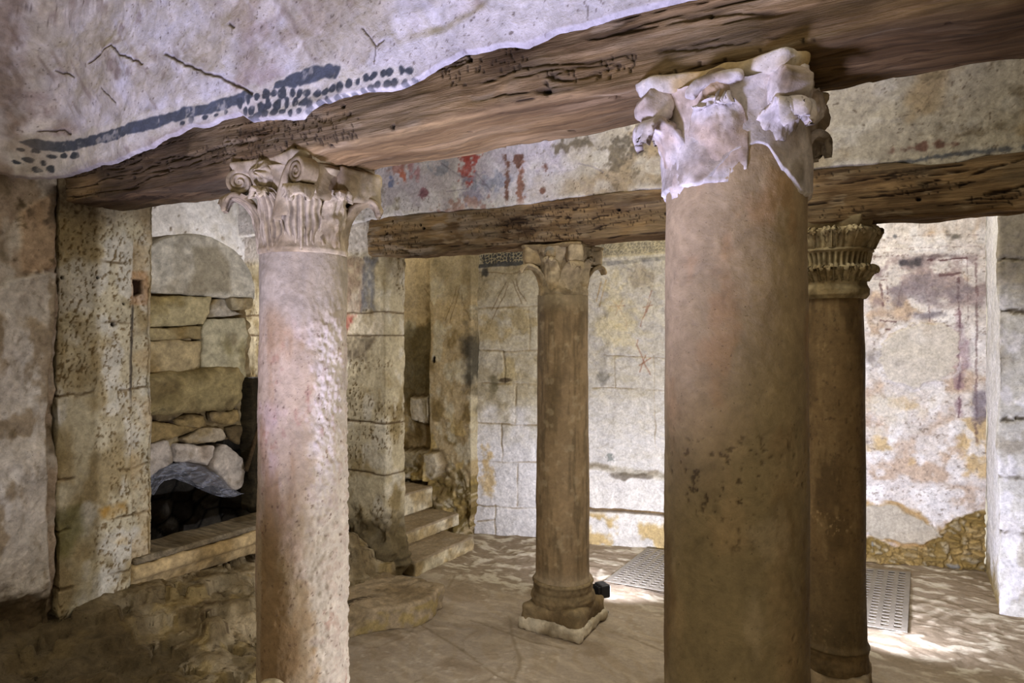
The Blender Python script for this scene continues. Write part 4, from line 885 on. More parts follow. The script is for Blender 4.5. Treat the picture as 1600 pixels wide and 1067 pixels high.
# ---- near-left column
A = column('stone_column', AC, 'pinkish eroded column with crisp scrolled capital, front left of the four', .153, .138, .25, 1.875, pa, 260, 430)
ca, cb = (.63, .565, .455), (.53, .46, .35)
base_std(A, AC, .153, .185, .26, ca, cb, 301)
P, C = revolve('', A, AC, [(.02, 1.865), (.139, 1.867), (.143, 1.88), (.138, 1.90), (.134, 1.97), (.140, 2.05), (.160, 2.10), (.172, 2.13), (.02, 2.13)], ca, cb, seed=302, amp=.003)
cap = grid('capital', P, C, M['carved'], A, wu=True)
for i, th in enumerate(D4):
    g = 6 if i in (0, 1, 3) else 0
    leaf(cap, AC, th, 0, [(.136, 1.872, .05), (.142, 1.93, .058), (.152, 1.985, .062), (.178, 2.025, .058), (.212, 2.046, .046), (.236, 2.042, .032), (.243, 2.022, .018)], 0, ca, cb, g, 310 + i)
    if i in (0, 3): volute(cap, AC, th, .196, 2.096, .038, .046, ca, cb, 320 + i)
volute(cap, (AC[0] - .035, AC[1] - .118), math.radians(-8), .196, 2.096, .038, .05, ca, cb, 321)
for i, th in enumerate(M4):
    leaf(cap, AC, th, 0, [(.138, 1.872, .045), (.146, 1.93, .052), (.152, 1.985, .054), (.164, 2.028, .048), (.182, 2.05, .034), (.190, 2.046, .016)], 0, ca, cb, 6 if i in (0, 3) else 0, 330 + i, rag=.006 if i == 1 else 0)
abacus(cap, AC, 2.128, 2.162, .178, .022, .035, ca, cb, 340)
rosette(cap, AC, -PI / 2, .160, 2.105, .036, ca, cb, 341)
o = block('corner_block', (AC[0] + .118, AC[1] + .085, 2.095), (.125, .185, .105), 0, .012, .005, 12, .008, (.58, .52, .41), cb, 'carved', cap, 342)
o['label'] = 'plain uncarved corner block'
block('corner_block', (AC[0] + .135, AC[1] - .055, 2.085), (.055, .13, .115), 0, .012, .004, 12, .008, ca, cb, 'carved', cap, 343)

# ---- near-right column
B = column('stone_column', BC, 'thick tan column with whitened worn capital, nearest of the four', .160, .151, .25, 2.03, pb, 300, 480)
ca, cb = (.80, .755, .72), (.68, .60, .52)
base_std(B, BC, .160, .19, .26, (.50, .41, .28), (.42, .34, .22), 401)
def capB_shell():
    nth = 340; th = np.linspace(0, 2 * PI, nth, endpoint=False)
    # ragged lower edge measured from the photograph on the visible side
    ep = [(1038, 303), (1060, 296), (1085, 290), (1105, 283), (1125, 262), (1140, 243), (1160, 230), (1180, 224), (1200, 228), (1214, 246), (1224, 266), (1240, 280), (1251, 298)]
    az = []
    for u, v in ep:
        r = ray(u, v); a_ = r[0] ** 2 + r[1] ** 2; b_ = -2 * (r[0] * BC[0] + r[1] * BC[1]); c_ = BC[0] ** 2 + BC[1] ** 2 - .158 ** 2; disc = max(0, b_ * b_ - 4 * a_ * c_); d = (-b_ - math.sqrt(disc)) / (2 * a_)
        az.append((math.atan2(d * r[1] - BC[1], d * r[0] - BC[0]), H + d * r[2]))
    az = np.array(sorted([((a + 2 * PI) % (2 * PI), z) for a, z in az]))
    zlo = np.interp(th, np.r_[0, az[:, 0], 2 * PI], np.r_[1.90, az[:, 1], 1.90])
    T0 = th[:, None]; t = np.linspace(0, 1, 110)[None]
    Z = zlo[:, None] + .004 * fbm(np.cos(T0) * 6, np.sin(T0) * 6, 1, 3, 402) + t * (2.125 - zlo[:, None])
    R = np.interp(Z, [1.86, 1.93, 2.0, 2.06, 2.1, 2.13], [.159, .160, .158, .156, .164, .178]); T = T0 + 0 * Z
    n = fbm(np.cos(T) * 2, np.sin(T) * 2, Z * 12, 4, 403); R = R + .004 * n - .006 * sm(.03, 0, t)
    P = np.stack([BC[0] + np.cos(T) * R, BC[1] + np.sin(T) * R, Z], -1)
    C = stone_cols(P, ca, cb, seed=404, fs=1.2, dirtm=.35); C = mix(C, (.86, .83, .80), .8 * sm(.05, .0, t) * np.ones_like(Z)); 
    inner = P.copy(); inner[..., 0] = BC[0] + np.cos(T) * (R - .02); inner[..., 1] = BC[1] + np.sin(T) * (R - .02)
    PP = np.concatenate([inner[:, ::-1], P], 1); return grid('capital', PP, np.concatenate([C[:, ::-1], C], 1), M['carved'], B, wu=True)
cap = capB_shell()
for i, th in enumerate(D4):
    w = 1.0 if i != 1 else .9
    leaf(cap, BC, th, 0, [(.154, 1.905 if i != 1 else 2.0, .045), (.160, 1.96 if i != 1 else 2.02, .05), (.166, 2.01 if i != 1 else 2.035, .05), (.186, 2.045, .046 * w), (.208, 2.058, .04 * w), (.224, 2.05, .032), (.222, 2.03, .02)], 0, ca, cb, 0, 410 + i, rag=.004)
    volute(cap, BC, th, .196, 2.102, .036, .062, ca, cb, 420 + i, plain=True)
for i, th in enumerate(M4):
    if i == 1: continue
    leaf(cap, BC, th, 0, [(.156, 1.92, .055), (.162, 1.98, .062), (.168, 2.03, .062), (.180, 2.065, .054), (.190, 2.083, .038), (.186, 2.088, .02)], 0, ca, cb, 0, 430 + i, rag=.004)
abacus(cap, BC, 2.122, 2.158, .178, .028, .04, (.80, .76, .71), (.70, .60, .42), 440, amp=.007)
rosette(cap, BC, -PI / 2, .150, 2.117, .034, (.66, .56, .44), cb, 441, plain=True)
def helix(parent, pts, r, seed):
    p = np.array(pts); t = np.linspace(0, len(p) - 1, 50); q = np.stack([np.interp(t, range(len(p)), p[:, k]) for k in range(3)], 1)
    for _ in range(12): q[1:-1] = (q[:-2] + 2 * q[1:-1] + q[2:]) / 4
    rad = r * np.sqrt(np.clip(1 - (2 * np.linspace(0, 1, 50) - 1) ** 10, .001, 1)); d = np.gradient(q, axis=0); d /= np.linalg.norm(d, axis=1, keepdims=True)
    n1 = np.cross(d, [0, 1, 0]); n1 /= np.linalg.norm(n1, axis=1, keepdims=True); n2 = np.cross(d, n1); A_ = np.linspace(0, 2 * PI, 24, endpoint=False)[:, None, None]
    P = q[None] + rad[None, :, None] * (np.cos(A_) * n1[None] + 1.3 * np.sin(A_) * n2[None]); P = P + .004 * fbm(P[..., 0] * 30, P[..., 1] * 30, P[..., 2] * 30, 3, seed)[..., None]
    return link('helix', P.reshape(-1, 3), gfaces(24, 50, True), stone_cols(P, ca, cb, seed=seed, fs=1.5), M['carved'], parent)
helix(cap, [onY(u, v, 1.405) for u, v in ((1079, 154), (1083, 142), (1095, 130), (1115, 124), (1140, 120), (1163, 117))], .013, 445)
rosette(cap, BC, 0, .156, 2.09, .034, ca, cb, 442, plain=True)
block('corner_block', (BC[0] + .13, BC[1] - .085, 2.10), (.085, .12, .085), 0, .02, .008, 12, .008, ca, cb, 'carved', cap, 443)

# ---- rear-left column
Cc = column('stone_column', CC, 'brown column with blunt worn capital on a moulded square base', .150, .138, .245, 1.842, pc, 190, 300)
ca, cb = (.66, .59, .46), (.55, .47, .33)
b = base_std(Cc, CC, .150, .178, .25, (.50, .43, .31), (.42, .35, .24), 501, .13)
o = block('mortar_skirt', (CC[0], CC[1], .02), (.385, .385, .065), 0, .02, .014, 11, .010, (.74, .69, .59), (.64, .58, .47), 'sand', Cc, 502); o['label'] = 'pale mortar skirt round the foot'
P, C = revolve('', Cc, CC, [(.02, 1.834), (.139, 1.836), (.143, 1.85), (.140, 1.88), (.140, 1.95), (.148, 2.02), (.165, 2.07), (.172, 2.10), (.02, 2.10)], ca, cb, seed=503, amp=.004)
cap = grid('capital', P, C, M['carved'], Cc, wu=True)
for i, th in enumerate(D4):
    leaf(cap, CC, th, 0, [(.138, 1.85, .05), (.144, 1.90, .058), (.156, 1.945, .062), (.182, 1.98, .056), (.216, 1.998, .044), (.238, 1.994, .03), (.244, 1.978, .016)], 0, ca, cb, 0, 510 + i)
    block('volute', (CC[0] + .178 * math.cos(th), CC[1] + .178 * math.sin(th), 2.055), (.10, .075, .10), th, .02, .008, 12, .008, ca, cb, 'carved', cap, 520 + i)
for i, th in enumerate(M4):
    leaf(cap, CC, th, 0, [(.139, 1.85, .045), (.146, 1.90, .052), (.154, 1.96, .052), (.165, 2.01, .044), (.178, 2.03, .03), (.18, 2.03, .014)], 0, ca, cb, 0, 530 + i)
abacus(cap, CC, 2.088, 2.115, .182, .018, .03, (.52, .45, .33), cb, 540, amp=.006)
rosette(cap, CC, -PI / 2, .150, 2.065, .036, (.55, .52, .45), cb, 541, plain=True); rosette(cap, CC, 0, .150, 2.065, .03, ca, cb, 542, plain=True)

# ---- rear-right column
Dd = column('stone_column', DC, 'dark column with tiered leafy capital behind the nearest column', .136, .124, .20, 1.80, pd_, 190, 300)
ca, cb = (.66, .60, .46), (.56, .49, .35)
block('plinth', (DC[0], DC[1], .05), (.30, .30, .12), 0, .03, .01, 9, .012, (.56, .49, .38), (.48, .41, .30), 'carved', Dd, 601)
P, C = revolve('', Dd, DC, [(.02, .10), (.146, .10), (.150, .13), (.143, .17), (.145, .19), (.138, .205), (.02, .205)], (.40, .33, .22), (.34, .28, .18), seed=602, amp=.006)
grid('base', P, C, M['carved'], Dd, wu=True)
def modD(T, R, Z):
    l1 = sm(1.845, 1.855, Z) * sm(1.915, 1.90, Z); l2 = sm(1.995, 2.01, Z) * sm(2.085, 2.075, Z); fl = sm(1.915, 1.925, Z) * sm(1.985, 1.975, Z)
    R = R + l1 * .012 * (np.abs(np.cos(T * 14 + 6 * (Z - 1.85))) - .5) * sm(1.845, 1.90, Z) * 1.4
    R = R + fl * .005 * np.cos(T * 40) + l2 * .014 * (np.abs(np.cos(T * 15 + 4 * np.sin(T * 4))) - .5)
    sq = .020 * np.cos(4 * T + PI) * sm(1.95, 2.08, Z); R = R + sq
    return R, Z
P, C = revolve('', Dd, DC, [(.02, 1.775), (.135, 1.777), (.147, 1.795), (.148, 1.82), (.136, 1.842), (.134, 1.855), (.150, 1.885), (.170, 1.905), (.172, 1.915), (.150, 1.922), (.146, 1.935), (.154, 1.975), (.160, 1.985), (.168, 1.988), (.168, 1.996), (.160, 2.0), (.172, 2.03), (.186, 2.065), (.184, 2.082), (.168, 2.09), (.02, 2.09)],
               ca, cb, nth=360, seed=603, amp=.003, mod=modD)
T_ = np.linspace(0, 2 * PI, 360, endpoint=False)[:, None]
C = mix(C, (.30, .25, .15), .6 * (np.abs(np.cos(T_ * 14)) < .3) * ((P[..., 2] > 1.85) & (P[..., 2] < 1.91)) + .6 * (np.cos(T_ * 40) < -.4) * ((P[..., 2] > 1.92) & (P[..., 2] < 1.98)))
cap = grid('capital', P, C, M['carved'], Dd, wu=True)
for k in range(16):     # lobed leaf tips of the two tiers
    th = k * PI / 8 + .1
    leaf(cap, DC, th, 0, [(.136, 1.855, .012), (.150, 1.88, .022), (.164, 1.898, .026), (.172, 1.912, .024), (.172, 1.914, .016)], 0, ca, cb, 3, 610 + k)
for k in range(12):
    th = k * PI / 6 + .05; e = .018 * max(0, -math.cos(4 * th))
    leaf(cap, DC, th, 0, [(.160 + e * .3, 1.998, .018), (.172 + e * .6, 2.03, .034), (.184 + e, 2.055, .040), (.190 + e, 2.076, .036), (.188 + e, 2.080, .024)], 0, ca, cb, 4, 630 + k)
abacus(cap, DC, 2.085, 2.135, .170, .015, .05, (.50, .44, .32), cb, 640, amp=.006)

# =================================================================== ALCOVE MASONRY, SILL, ROCK
XN = -3.35
def qn(l, x=XN): return [onX(u, v, x)[1:] for u, v in l]
def lun_shape(P, hd):
    # box -> half-round topped stone (profile across y, running back along x)
    y, z = P[:, 1] / hd[1], P[:, 2] / hd[2]; zz = (z + 1) / 2
    lim = np.sqrt(np.clip(1 - np.abs(y) ** 2.1, 0, 1)) * .97 + .03
    Q = P.copy(); Q[:, 2] = -hd[2] + 2 * hd[2] * zz * lim; return Q
def lun_paint(W, C):
    m = sd_poly(W[:, 1], W[:, 2], qn([(300, 385), (340, 385), (358, 410), (362, 458), (292, 458), (305, 420)])); C = mix(C, (.63, .59, .50), .7 * sm(.02, -.02, m) * (W[:, 0] > -3.5))
    return mix(C, (.42, .38, .32), .7 * sm(-3.38, -3.45, W[:, 0]))
o = block('lunette_stone', (-3.78, 2.295, 1.995), (.86, .73, .335), 0, .015, .006, 7, .011, (.84, .82, .77), (.76, .72, .63), 'stone', None, 701, lun_shape, lun_paint, dirtm=.2)
tag(o, 'half-round topped stone crowning the masonry in the left alcove', 'stone')
def masonry(poly, x, dep, label, seed, base=(.70, .65, .52), alt=(.58, .50, .34), bulge=.015, name='masonry_block', amp=.007, cat='stone block'):
    return tag(pillow(name, qn(poly, x), x, min(dep, .045 + x - XN) if name != 'arch_stone' else dep, base, alt, 'stone', seed, bulge, amp), label, cat)
masonry([(225, 463), (332, 464), (330, 490), (322, 508), (225, 510)], XN, .5, 'wide yellowish block directly under the half-round stone, left part', 711, (.74, .69, .54), (.64, .57, .38))
masonry([(362, 466), (397, 464), (397, 483), (368, 484)], XN + .02, .4, 'small pale block at upper right under the half-round stone', 712, (.74, .69, .58))
masonry([(334, 468), (358, 466), (366, 486), (384, 492), (330, 496), (326, 488)], XN - .01, .4, 'broken white stone beside the small pale block', 713, (.78, .75, .70), amp=.016)
masonry([(225, 512), (322, 510), (320, 530), (225, 531)], XN - .02, .4, 'thin cracked course stone above the big alcove block', 714, (.66, .60, .45), (.54, .46, .30))
masonry([(326, 498), (387, 496), (388, 590), (318, 592), (318, 514)], XN, .5, 'tall greenish white block at the right of the alcove masonry', 715, (.76, .73, .62), (.62, .58, .43))
masonry([(225, 532), (320, 532), (318, 590), (225, 586)], XN - .01, .5, 'broad ochre block above the bulging lintel', 716, (.72, .65, .50), (.62, .53, .36), .02)
lint = masonry([(222, 588), (300, 578), (380, 572), (389, 590), (388, 625), (372, 642), (300, 646), (240, 652), (222, 652)], XN + .05, .5, 'long bulging olive lintel stone over the dark opening', 717, (.62, .56, .40), (.52, .46, .31), .05, 'lintel_stone', .01, 'lintel')
masonry([(272, 655), (300, 645), (322, 648), (330, 668), (300, 672), (278, 668)], XN - .03, .3, 'small grey rubble stone wedged under the lintel', 718, (.48, .42, .32), name='rubble_stone', amp=.014)
masonry([(330, 643), (372, 640), (378, 660), (352, 664), (332, 658)], XN - .01, .3, 'thin flat rubble stone right under the lintel end', 719, (.58, .52, .42), name='rubble_stone', amp=.01)
masonry([(225, 655), (262, 660), (300, 668), (320, 668), (280, 682), (225, 694)], XN - .02, .3, 'dark yellow rubble stone left above the arch stones', 720, (.48, .41, .27), name='rubble_stone', amp=.012)
masonry([(286, 686), (318, 670), (350, 668), (358, 680), (354, 690), (320, 692), (296, 692)], XN, .3, 'pale wedge stone lying on top of the arch stones', 721, (.68, .63, .55), name='rubble_stone')
masonry([(356, 668), (378, 664), (380, 696), (368, 690), (360, 684)], XN - .03, .3, 'dark rubble stone right of the pale wedge', 722, (.40, .34, .24), name='rubble_stone', amp=.012)
ab = ((.74, .70, .66), (.66, .60, .54))
masonry([(222, 700), (266, 686), (271, 722), (252, 732), (236, 748), (222, 752)], XN, .35, 'leftmost pale arch stone over the plastic sheet', 723, *ab, name='arch_stone', bulge=.012)
masonry([(275, 694), (300, 694), (339, 698), (336, 712), (326, 728), (300, 723), (276, 724)], XN, .35, 'middle pale arch stone over the plastic sheet', 724, *ab, name='arch_stone', bulge=.012)
masonry([(346, 698), (356, 694), (383, 718), (384, 738), (380, 762), (368, 768), (352, 748), (332, 730)], XN, .35, 'rightmost pale arch stone over the plastic sheet', 725, *ab, name='arch_stone', bulge=.012)
# mortar core behind those stones, with the arched hole
def paint_core(X, Y, Z, nr):
    n = fbm(Y * 12, Z * 12, X * 3, 4, 731); hgt = .02 * n
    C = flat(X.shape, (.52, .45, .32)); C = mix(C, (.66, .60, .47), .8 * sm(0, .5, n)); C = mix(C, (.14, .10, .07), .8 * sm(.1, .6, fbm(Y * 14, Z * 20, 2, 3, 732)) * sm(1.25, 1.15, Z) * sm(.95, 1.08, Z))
    return hgt, C, 0
core_t = plan_wall('wall_niche_1', [(XN - .06, 1.87), (XN - .06, 2.66), (-4.2, 2.66)], 1.02, 1.84, paint_core, .010, .02); struct(core_t)
pole = onX(388, 700, XN)
o = block('wooden_post', (XN - .02, onX(391, 700, XN)[1] + .02, .98), (.10, .07, .78), .1, .015, .01, 10, .012, (.27, .235, .16), (.20, .17, .11), 'wood', None, 741); tag(o, 'dark upright post at the right side of the dark opening', 'post')
o = block('wooden_lath', (XN + .035, onX(390, 690, XN)[1], .98), (.018, .022, .30), 0, .005, .003, 10, .008, (.34, .27, .18), (.25, .20, .13), 'wood', None, 742, tilt=(-.35, 0)); tag(o, 'thin slanting lath leaning against the dark post', 'lath')
# dark cavity shell: rubble back
def paint_cav(X, Y, Z, nr):
    g1, g2, gi = worley(Y * 7 + X * 3, Z * 8, 4); C = flat(X.shape, (.27, .25, .22)); C = mix(C, (.07, .065, .06), sm(.16, .03, g2 - g1)); C = C * (.7 + .5 * gi[..., None])
    return .05 * sm(.6, .1, g1), C, 0
struct(plan_wall('wall_niche_2', [(-3.9, 1.87), (-3.9, 2.85), (-3.42, 2.86)], .0, 1.3, paint_cav, .012, .03, m='dark'))
# clear plastic sheet draped from the arch
def make_film():
    s = np.linspace(0, 1, 110); k = np.linspace(0, 1, 70); S, K = np.meshgrid(s, k, indexing='ij')
    up = np.array(qn([(230, 752), (245, 738), (262, 727), (290, 722), (320, 727), (345, 742), (362, 758), (378, 770)], XN + .012)); lo = np.array(qn([(236, 775), (255, 752), (275, 748), (300, 758), (325, 770), (345, 776), (362, 778), (380, 771)], XN + .03))
    f = np.linspace(0, 1, 8); Y = np.interp(S, f, up[:, 0]) * (1 - K) + np.interp(S, f, lo[:, 0]) * K; Z = np.interp(S, f, up[:, 1]) * (1 - K) + np.interp(S, f, lo[:, 1]) * K
    X = XN - .03 + .07 * K + .012 * ridge(S * 4, K * 1.2, 2, 3, 751) * np.sin(K * PI) + .012 * fbm(S * 12 + K * 6, K * 3, 1, 4, 752) + .010 * ridge(S * 9 - K * 5, K * 2, 5, 3, 753) - .02 * sm(.9, 1, K)
    o = grid('plastic_sheet', np.stack([X, Y, Z], -1), None, M['film']); tag(o, 'crumpled clear plastic sheet hanging in the dark arched opening', 'plastic sheet'); return o
make_film()
# sill: plank on a moulded stone
o = block('sill_plank', (-3.17, 2.31, .585), (.235, 1.08, .030), 0, .008, .004, 8, .010, (.60, .545, .45), (.50, .44, .34), 'wood', None, 761); tag(o, 'greyish flat plank lying on the sill of the dark opening', 'plank')
def sill_shape(P, hd):
    Q = P.copy(); f = P[:, 2] / hd[2]; Q[:, 0] += np.where(P[:, 0] > 0, -.03 * sm(.1, -.1, f) - .015 * sm(-.3, -1, f), 0); return Q
o = block('sill_stone', (-3.17, 2.31, .505), (.27, 1.10, .125), 0, .012, .009, 8, .010, (.70, .61, .45), (.60, .50, .33), 'stone', None, 762, sill_shape); tag(o, 'long moulded yellowish sill stone under the plank', 'sill')

def make_rock():
    x = np.linspace(-3.42, -1.55, 260); y = np.concatenate([np.linspace(-1.2, .8, 40), np.linspace(.81, 3.36, 330)]); A, B = np.meshgrid(x, y, indexing='ij')
    n = fbm(A * 3, B * 3, 1, 4, 771); m = fbm(A * 9, B * 9, 2, 4, 772); fi = fbm(A * 30, B * 30, 3, 3, 773)
    x0 = np.interp(B, [-1.2, 1.2, 1.9, 2.35, 2.7, 3.36], [-1.75, -1.95, -2.25, -2.5, -2.8, -2.95]) + .10 * n   # foot of the ledge
    xw = np.interp(B, [-1.2, 1.8, 1.9, 3.3], [-3.05, -3.05, -3.15, -3.15])
    f = np.clip((A - xw) / (x0 - xw), -.3, 1.1)
    top = np.interp(B, [-1.2, 1.3, 2.4, 2.8, 3.36], [.46, .47, .43, .34, .26])
    prof = np.interp(f, [-.3, 0, .18, .30, .55, .66, .9, 1.0, 1.1], [1.0, 1.0, .86, .72, .62, .42, .34, -.1, -.2])
    Z = top * prof + (.045 * n + .035 * m + .008 * fi) * sm(1.05, .85, f)
    # strata and loose lumps
    g1, g2, gi = worley(A * 5.5 + .6 * n + .3 * m, B * 3 + .6 * m, 12); Z = Z + (.035 * (gi - .4) * sm(.03, .20, g2 - g1) - .008 * sm(.07, .0, g2 - g1)) * sm(1., .9, f) * sm(-.05, .1, f)
    Z = Z - .085 * sm(.26, .10, f) * sm(1.88, 2.0, B) * sm(2.75, 2.6, B) * (.6 + .6 * m)
    st = np.floor(Z * 11 + .8 * n) / 11; Z = Z * .6 + .4 * (st + .03)
    C = flat(A.shape, (.56, .50, .385)); C = mix(C, (.45, .385, .27), .9 * sm(-.1, .5, m)); C = mix(C, (.68, .61, .48), .8 * sm(.1, .6, fbm(A * 6, B * 6, 7, 4, 774))); C = mix(C, (.26, .20, .13), .7 * sm(.06, .0, g2 - g1) * sm(.0, .5, n)); C = mix(C, (.60, .51, .31), .5 * sm(.3, .7, fbm(A * 11, B * 11, 9, 3, 775)))
    C = mix(C, (.33, .28, .20), .6 * sm(1.9, 1.5, B + .2 * n))
    o = grid('rock_ledge', np.stack([A, B, np.maximum(Z, -.05)], -1), C, M['rock']); tag(o, 'rough broken brown bedrock ledge below the left wall and sill', 'rock')
make_rock()
o = block('stone_stub', (-1.575, 1.295, .315), (.105, .10, .65), .4, .045, .008, 8, .011, (.66, .60, .48), (.54, .47, .34), 'stone', None, 781)
tag(o, 'rounded top of a pale stone stub at the left foot of the pinkish column', 'stone')

# =================================================================== STEPS, SLAB, GRATES
def slab_shape(P, hd):
    Q = P.copy(); s = (P[:, 1] / hd[1]); Q[:, 0] += np.where(P[:, 0] > 0, -.22 * sm(0, -1, s) + .02 * np.sin(s * 5), 0); return Q
o = block('stone_slab', (-2.68, 2.99, .055), (.50, .62, .14), .0, .02, .012, 7, .010, (.56, .49, .38), (.48, .41, .30), 'stone', None, 801, slab_shape, lambda W, C: mix(C, (.56, .48, .28), .7 * (W[:, 2] < .10) * sm(-.4, .2, fbm(W[:, 0] * 20, W[:, 1] * 20, W[:, 2] * 20, 3, 802))))
tag(o, 'low flat slab with crumbling yellow edge on the floor before the rubble-footed pier', 'slab')
st = [(-2.92, .10, 3.60, 4.30, 'lowest pale stone step of the corner stairs'), (-3.20, .195, 3.58, 4.50, 'second stone step with dusty tread in the corner stairs'), (-3.50, .37, 3.58, 4.54, 'third stone step partly hidden by the pier'), (-3.82, .55, 3.58, 4.54, 'topmost visible stone step in the corner')]
for i, (xf, z, y0, y1, lab) in enumerate(st):
    d = .50; hh = z + .01 if i == 0 else z - st[i - 1][1] + .004
    o = block('stone_step', (xf - d / 2, (y0 + y1) / 2, z - hh / 2), (d, y1 - y0, hh), 0, .012, .005, 9, .009, (.74, .69, .57), (.62, .54, .38), 'stone', None, 811 + i, None,
              lambda W, C, z=z: mix(C, (.50, .435, .345), .8 * (W[:, 2] > z - .012)), dirtm=.4)
    tag(o, lab, 'step', 'corner stairs')
def grate(c4, nx, ny, label):
    """perforated plate: c4 = front-left, front-right, back-right, back-left; real slots"""
    c4 = [np.array(p) for p in c4]; z = .012; th = .003
    us = [0.]; 
    for i in range(nx): us += [(i + .22) / nx * .96 + .02, (i + .80) / nx * .96 + .02]
    us.append(1.)
    vs = [0.]
    for j in range(ny): vs += [(j + .22) / ny * .95 + .025, (j + .80) / ny * .95 + .025]
    vs.append(1.)
    us, vs = np.array(us), np.array(vs); U, Vv = np.meshgrid(us, vs, indexing='ij')
    P = (c4[0] * ((1 - U) * (1 - Vv))[..., None] + c4[1] * (U * (1 - Vv))[..., None] + c4[2] * (U * Vv)[..., None] + c4[3] * ((1 - U) * Vv)[..., None])
    nu, nv = U.shape; top = np.concatenate([P, np.full((nu, nv, 1), z)], -1).reshape(-1, 3); bot = top - [0, 0, th]; o_ = nu * nv; I = np.arange(o_).reshape(nu, nv); fs = []
    hole = np.zeros((nu - 1, nv - 1), bool); hole[1::2, 1::2] = True; hole[0, :] = hole[-1, :] = False; hole[:, 0] = hole[:, -1] = False
    for i in range(nu - 1):
        for j in range(nv - 1):
            a, b, c, d = I[i, j], I[i + 1, j], I[i + 1, j + 1], I[i, j + 1]
            if hole[i, j]:
                for p, q in ((a, b), (b, c), (c, d), (d, a)): fs.append((q, p, p + o_, q + o_))
            else:
                fs.append((a, b, c, d)); fs.append((d + o_, c + o_, b + o_, a + o_))
    for l in (I[:, 0], I[-1, :], I[::-1, -1], I[0, ::-1]):
        for p, q in zip(l[:-1], l[1:]): fs.append((p, p + o_, q + o_, q))
    V = np.concatenate([top, bot]); C = flat((len(V),), (.47, .44, .39)); cen = np.array([*np.mean(c4, axis=0), 0.])
    o = link('floor_grate', V - cen, fs, C, M['steel'], None, False); o.location = cen
    # dark pit bed under the slots
    fr = [(p + (np.mean(c4, axis=0) - p) * .10) for p in c4]
    bed = link('grate_bed', np.array([[*p, -.028] for p in fr]) - cen, [(0, 1, 2, 3)], flat((4,), (.10, .085, .065)), M['dark'], o, False); bed['label'] = 'dark bed seen through the slots'
    return tag(o, label, 'grate')
gA, gB, gC, gD = (-1.79, 4.147), (-.0745, 4.266), (-.075, 5.38), (-1.795, 4.96)
mid_f = ((gA[0] + gB[0]) / 2, (gA[1] + gB[1]) / 2); mid_b = ((gD[0] + gC[0]) / 2, (gD[1] + gC[1]) / 2)
grate([gA, (mid_f[0] - .004, mid_f[1]), (mid_b[0] - .004, mid_b[1]), gD], 13, 18, 'perforated metal floor plate between the brown column and the nearest column')
grate([(mid_f[0] + .004, mid_f[1]), gB, gC, (mid_b[0] + .004, mid_b[1])], 13, 20, 'perforated metal floor plate right of the leafy-capital column')

# =================================================================== FLOODLIGHTS (fixtures), LAMPS AND ADDED FILL LIGHTS
def flood(loc, yaw, label):
    root = empty('floodlight', loc, label, 'lamp'); ux = np.array([math.cos(yaw), math.sin(yaw), 0]); c = np.array(loc)
    def part(name, off, dims, mk, r=.008):
        o = block(name, tuple(c + ux * off[0] + np.array([-ux[1], ux[0], 0]) * off[1] + np.array([0, 0, off[2]])), dims, yaw, r, 0, 9, .01, m='stone', parent=None, seed=1)
        o.data.materials.clear(); o.data.materials.append(M[mk]); o.parent = root; o.matrix_parent_inverse = root.matrix_basis.inverted(); return o
    part('foot', (0, 0, .012), (.06, .05, .02), 'black'); part('bracket', (-.01, 0, .06), (.018, .04, .10), 'black'); h = part('housing', (.0, 0, .14), (.06, .085, .075), 'black')
    for k in range(4): part('cooling_fin', (-.036, -.030 + .020 * k, .14), (.02, .005, .06), 'black', .002)
    part('lens', (.031, 0, .14), (.006, .07, .058), 'glass', .002)
    return root
bpy.context.view_layer.update()
flood((CC[0] + .150, CC[1] + .205, .0), .95, 'small black floodlight on the floor behind the rear-left column base')
flood((DC[0] + .02, DC[1] + .30, .0), .75, 'small black floodlight behind the foot of the leafy-capital column')

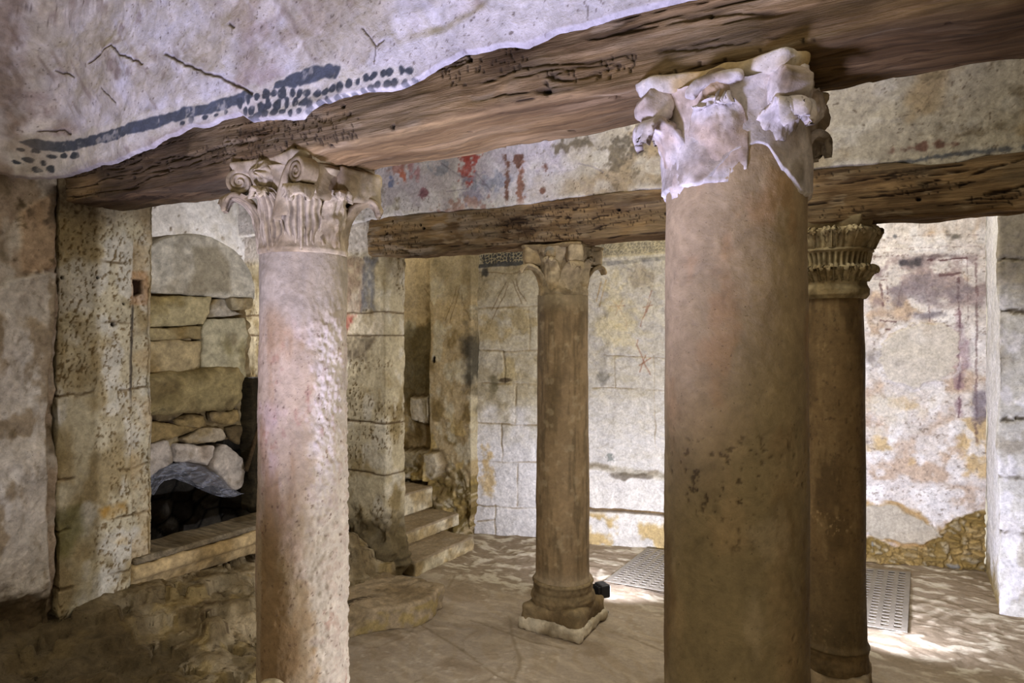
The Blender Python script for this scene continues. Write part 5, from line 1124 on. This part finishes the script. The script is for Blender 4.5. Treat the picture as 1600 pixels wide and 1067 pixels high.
def lamp(kind, name, loc, target, energy, col, size=.08, angle=120, blend=.6, shape=None):
    d = bpy.data.lights.new(name, kind); d.energy = energy; d.color = col
    if kind == 'SPOT': d.spot_size = math.radians(angle); d.spot_blend = blend; d.shadow_soft_size = size
    elif kind == 'AREA': d.size = size
    else: d.shadow_soft_size = size
    o = bpy.data.objects.new(name, d); COL.objects.link(o); o.location = loc
    if target is not None: o.rotation_euler = (Vector(target) - Vector(loc)).to_track_quat('-Z', 'Y').to_euler()
    return o
COOL = (.76, .79, 1.0)
lamp('SPOT', 'lamp_rear_left', (CC[0] + .21, CC[1] + .29, .17), (-2.0, 5.0, .85), 150, COOL, .04, 155, .9)
lamp('SPOT', 'lamp_rear_right', (DC[0] + .12, DC[1] + .38, .17), (.2, 5.4, .9), 150, COOL, .04, 150, .9)
lamp('SPOT', 'lamp_side', (-.16, 1.86, .35), (-2.6, 1.75, 1.2), 135, (.90, .91, 1.), .02, 120)
lamp('SPOT', 'lamp_arcade', (-1.25, .30, .50), (-1.3, 1.42, 2.75), 430, (.56, .58, 1.0), .22, 79, .55)
lamp('SPOT', 'lamp_entry', (-2.2, -.3, .6), (-3.05, 1.0, 1.15), 34, (.80, .82, 1.), .05, 40, .9)
lamp('POINT', 'lamp_alcove', (-3.75, 3.08, 1.75), None, 22, (.95, .94, 1.), .05)
lamp('POINT', 'fill_stairs', (-4.2, 4.1, 2.6), None, 22, (1., .93, .8), .08)  # added unseen fill that lifts the dark stair passage
lamp('AREA', 'fill_vault', (-.6, 4.3, 3.2), (-.6, 4.3, 0), 55, (1., .94, .8), 1.6)  # added warm area fill under the ceiling, brightens the rear bay
lamp('AREA', 'fill_nave', (-.9, 2.45, 3.2), (-.9, 2.45, 0), 24, (1., .94, .82), 1.0)  # added area fill between the two beams, stands for no fixture
w = bpy.data.worlds.new('world'); bpy.context.scene.world = w; w.use_nodes = True
w.node_tree.nodes['Background'].inputs[0].default_value = (1., .90, .72, 1); w.node_tree.nodes['Background'].inputs[1].default_value = .74
cam = bpy.data.cameras.new('camera'); co = bpy.data.objects.new('camera', cam); COL.objects.link(co)
co.location = (0, 0, H); co.rotation_euler = (PI / 2, 0, TH); cam.sensor_width = 36; cam.lens = F / 1600 * 36; cam.shift_y = -(533.5 - HZ) / 1600; cam.clip_start = .02
sc = bpy.context.scene; sc.camera = co
sc.view_settings.view_transform = 'Standard'; sc.view_settings.look = 'None'; sc.view_settings.exposure = 0
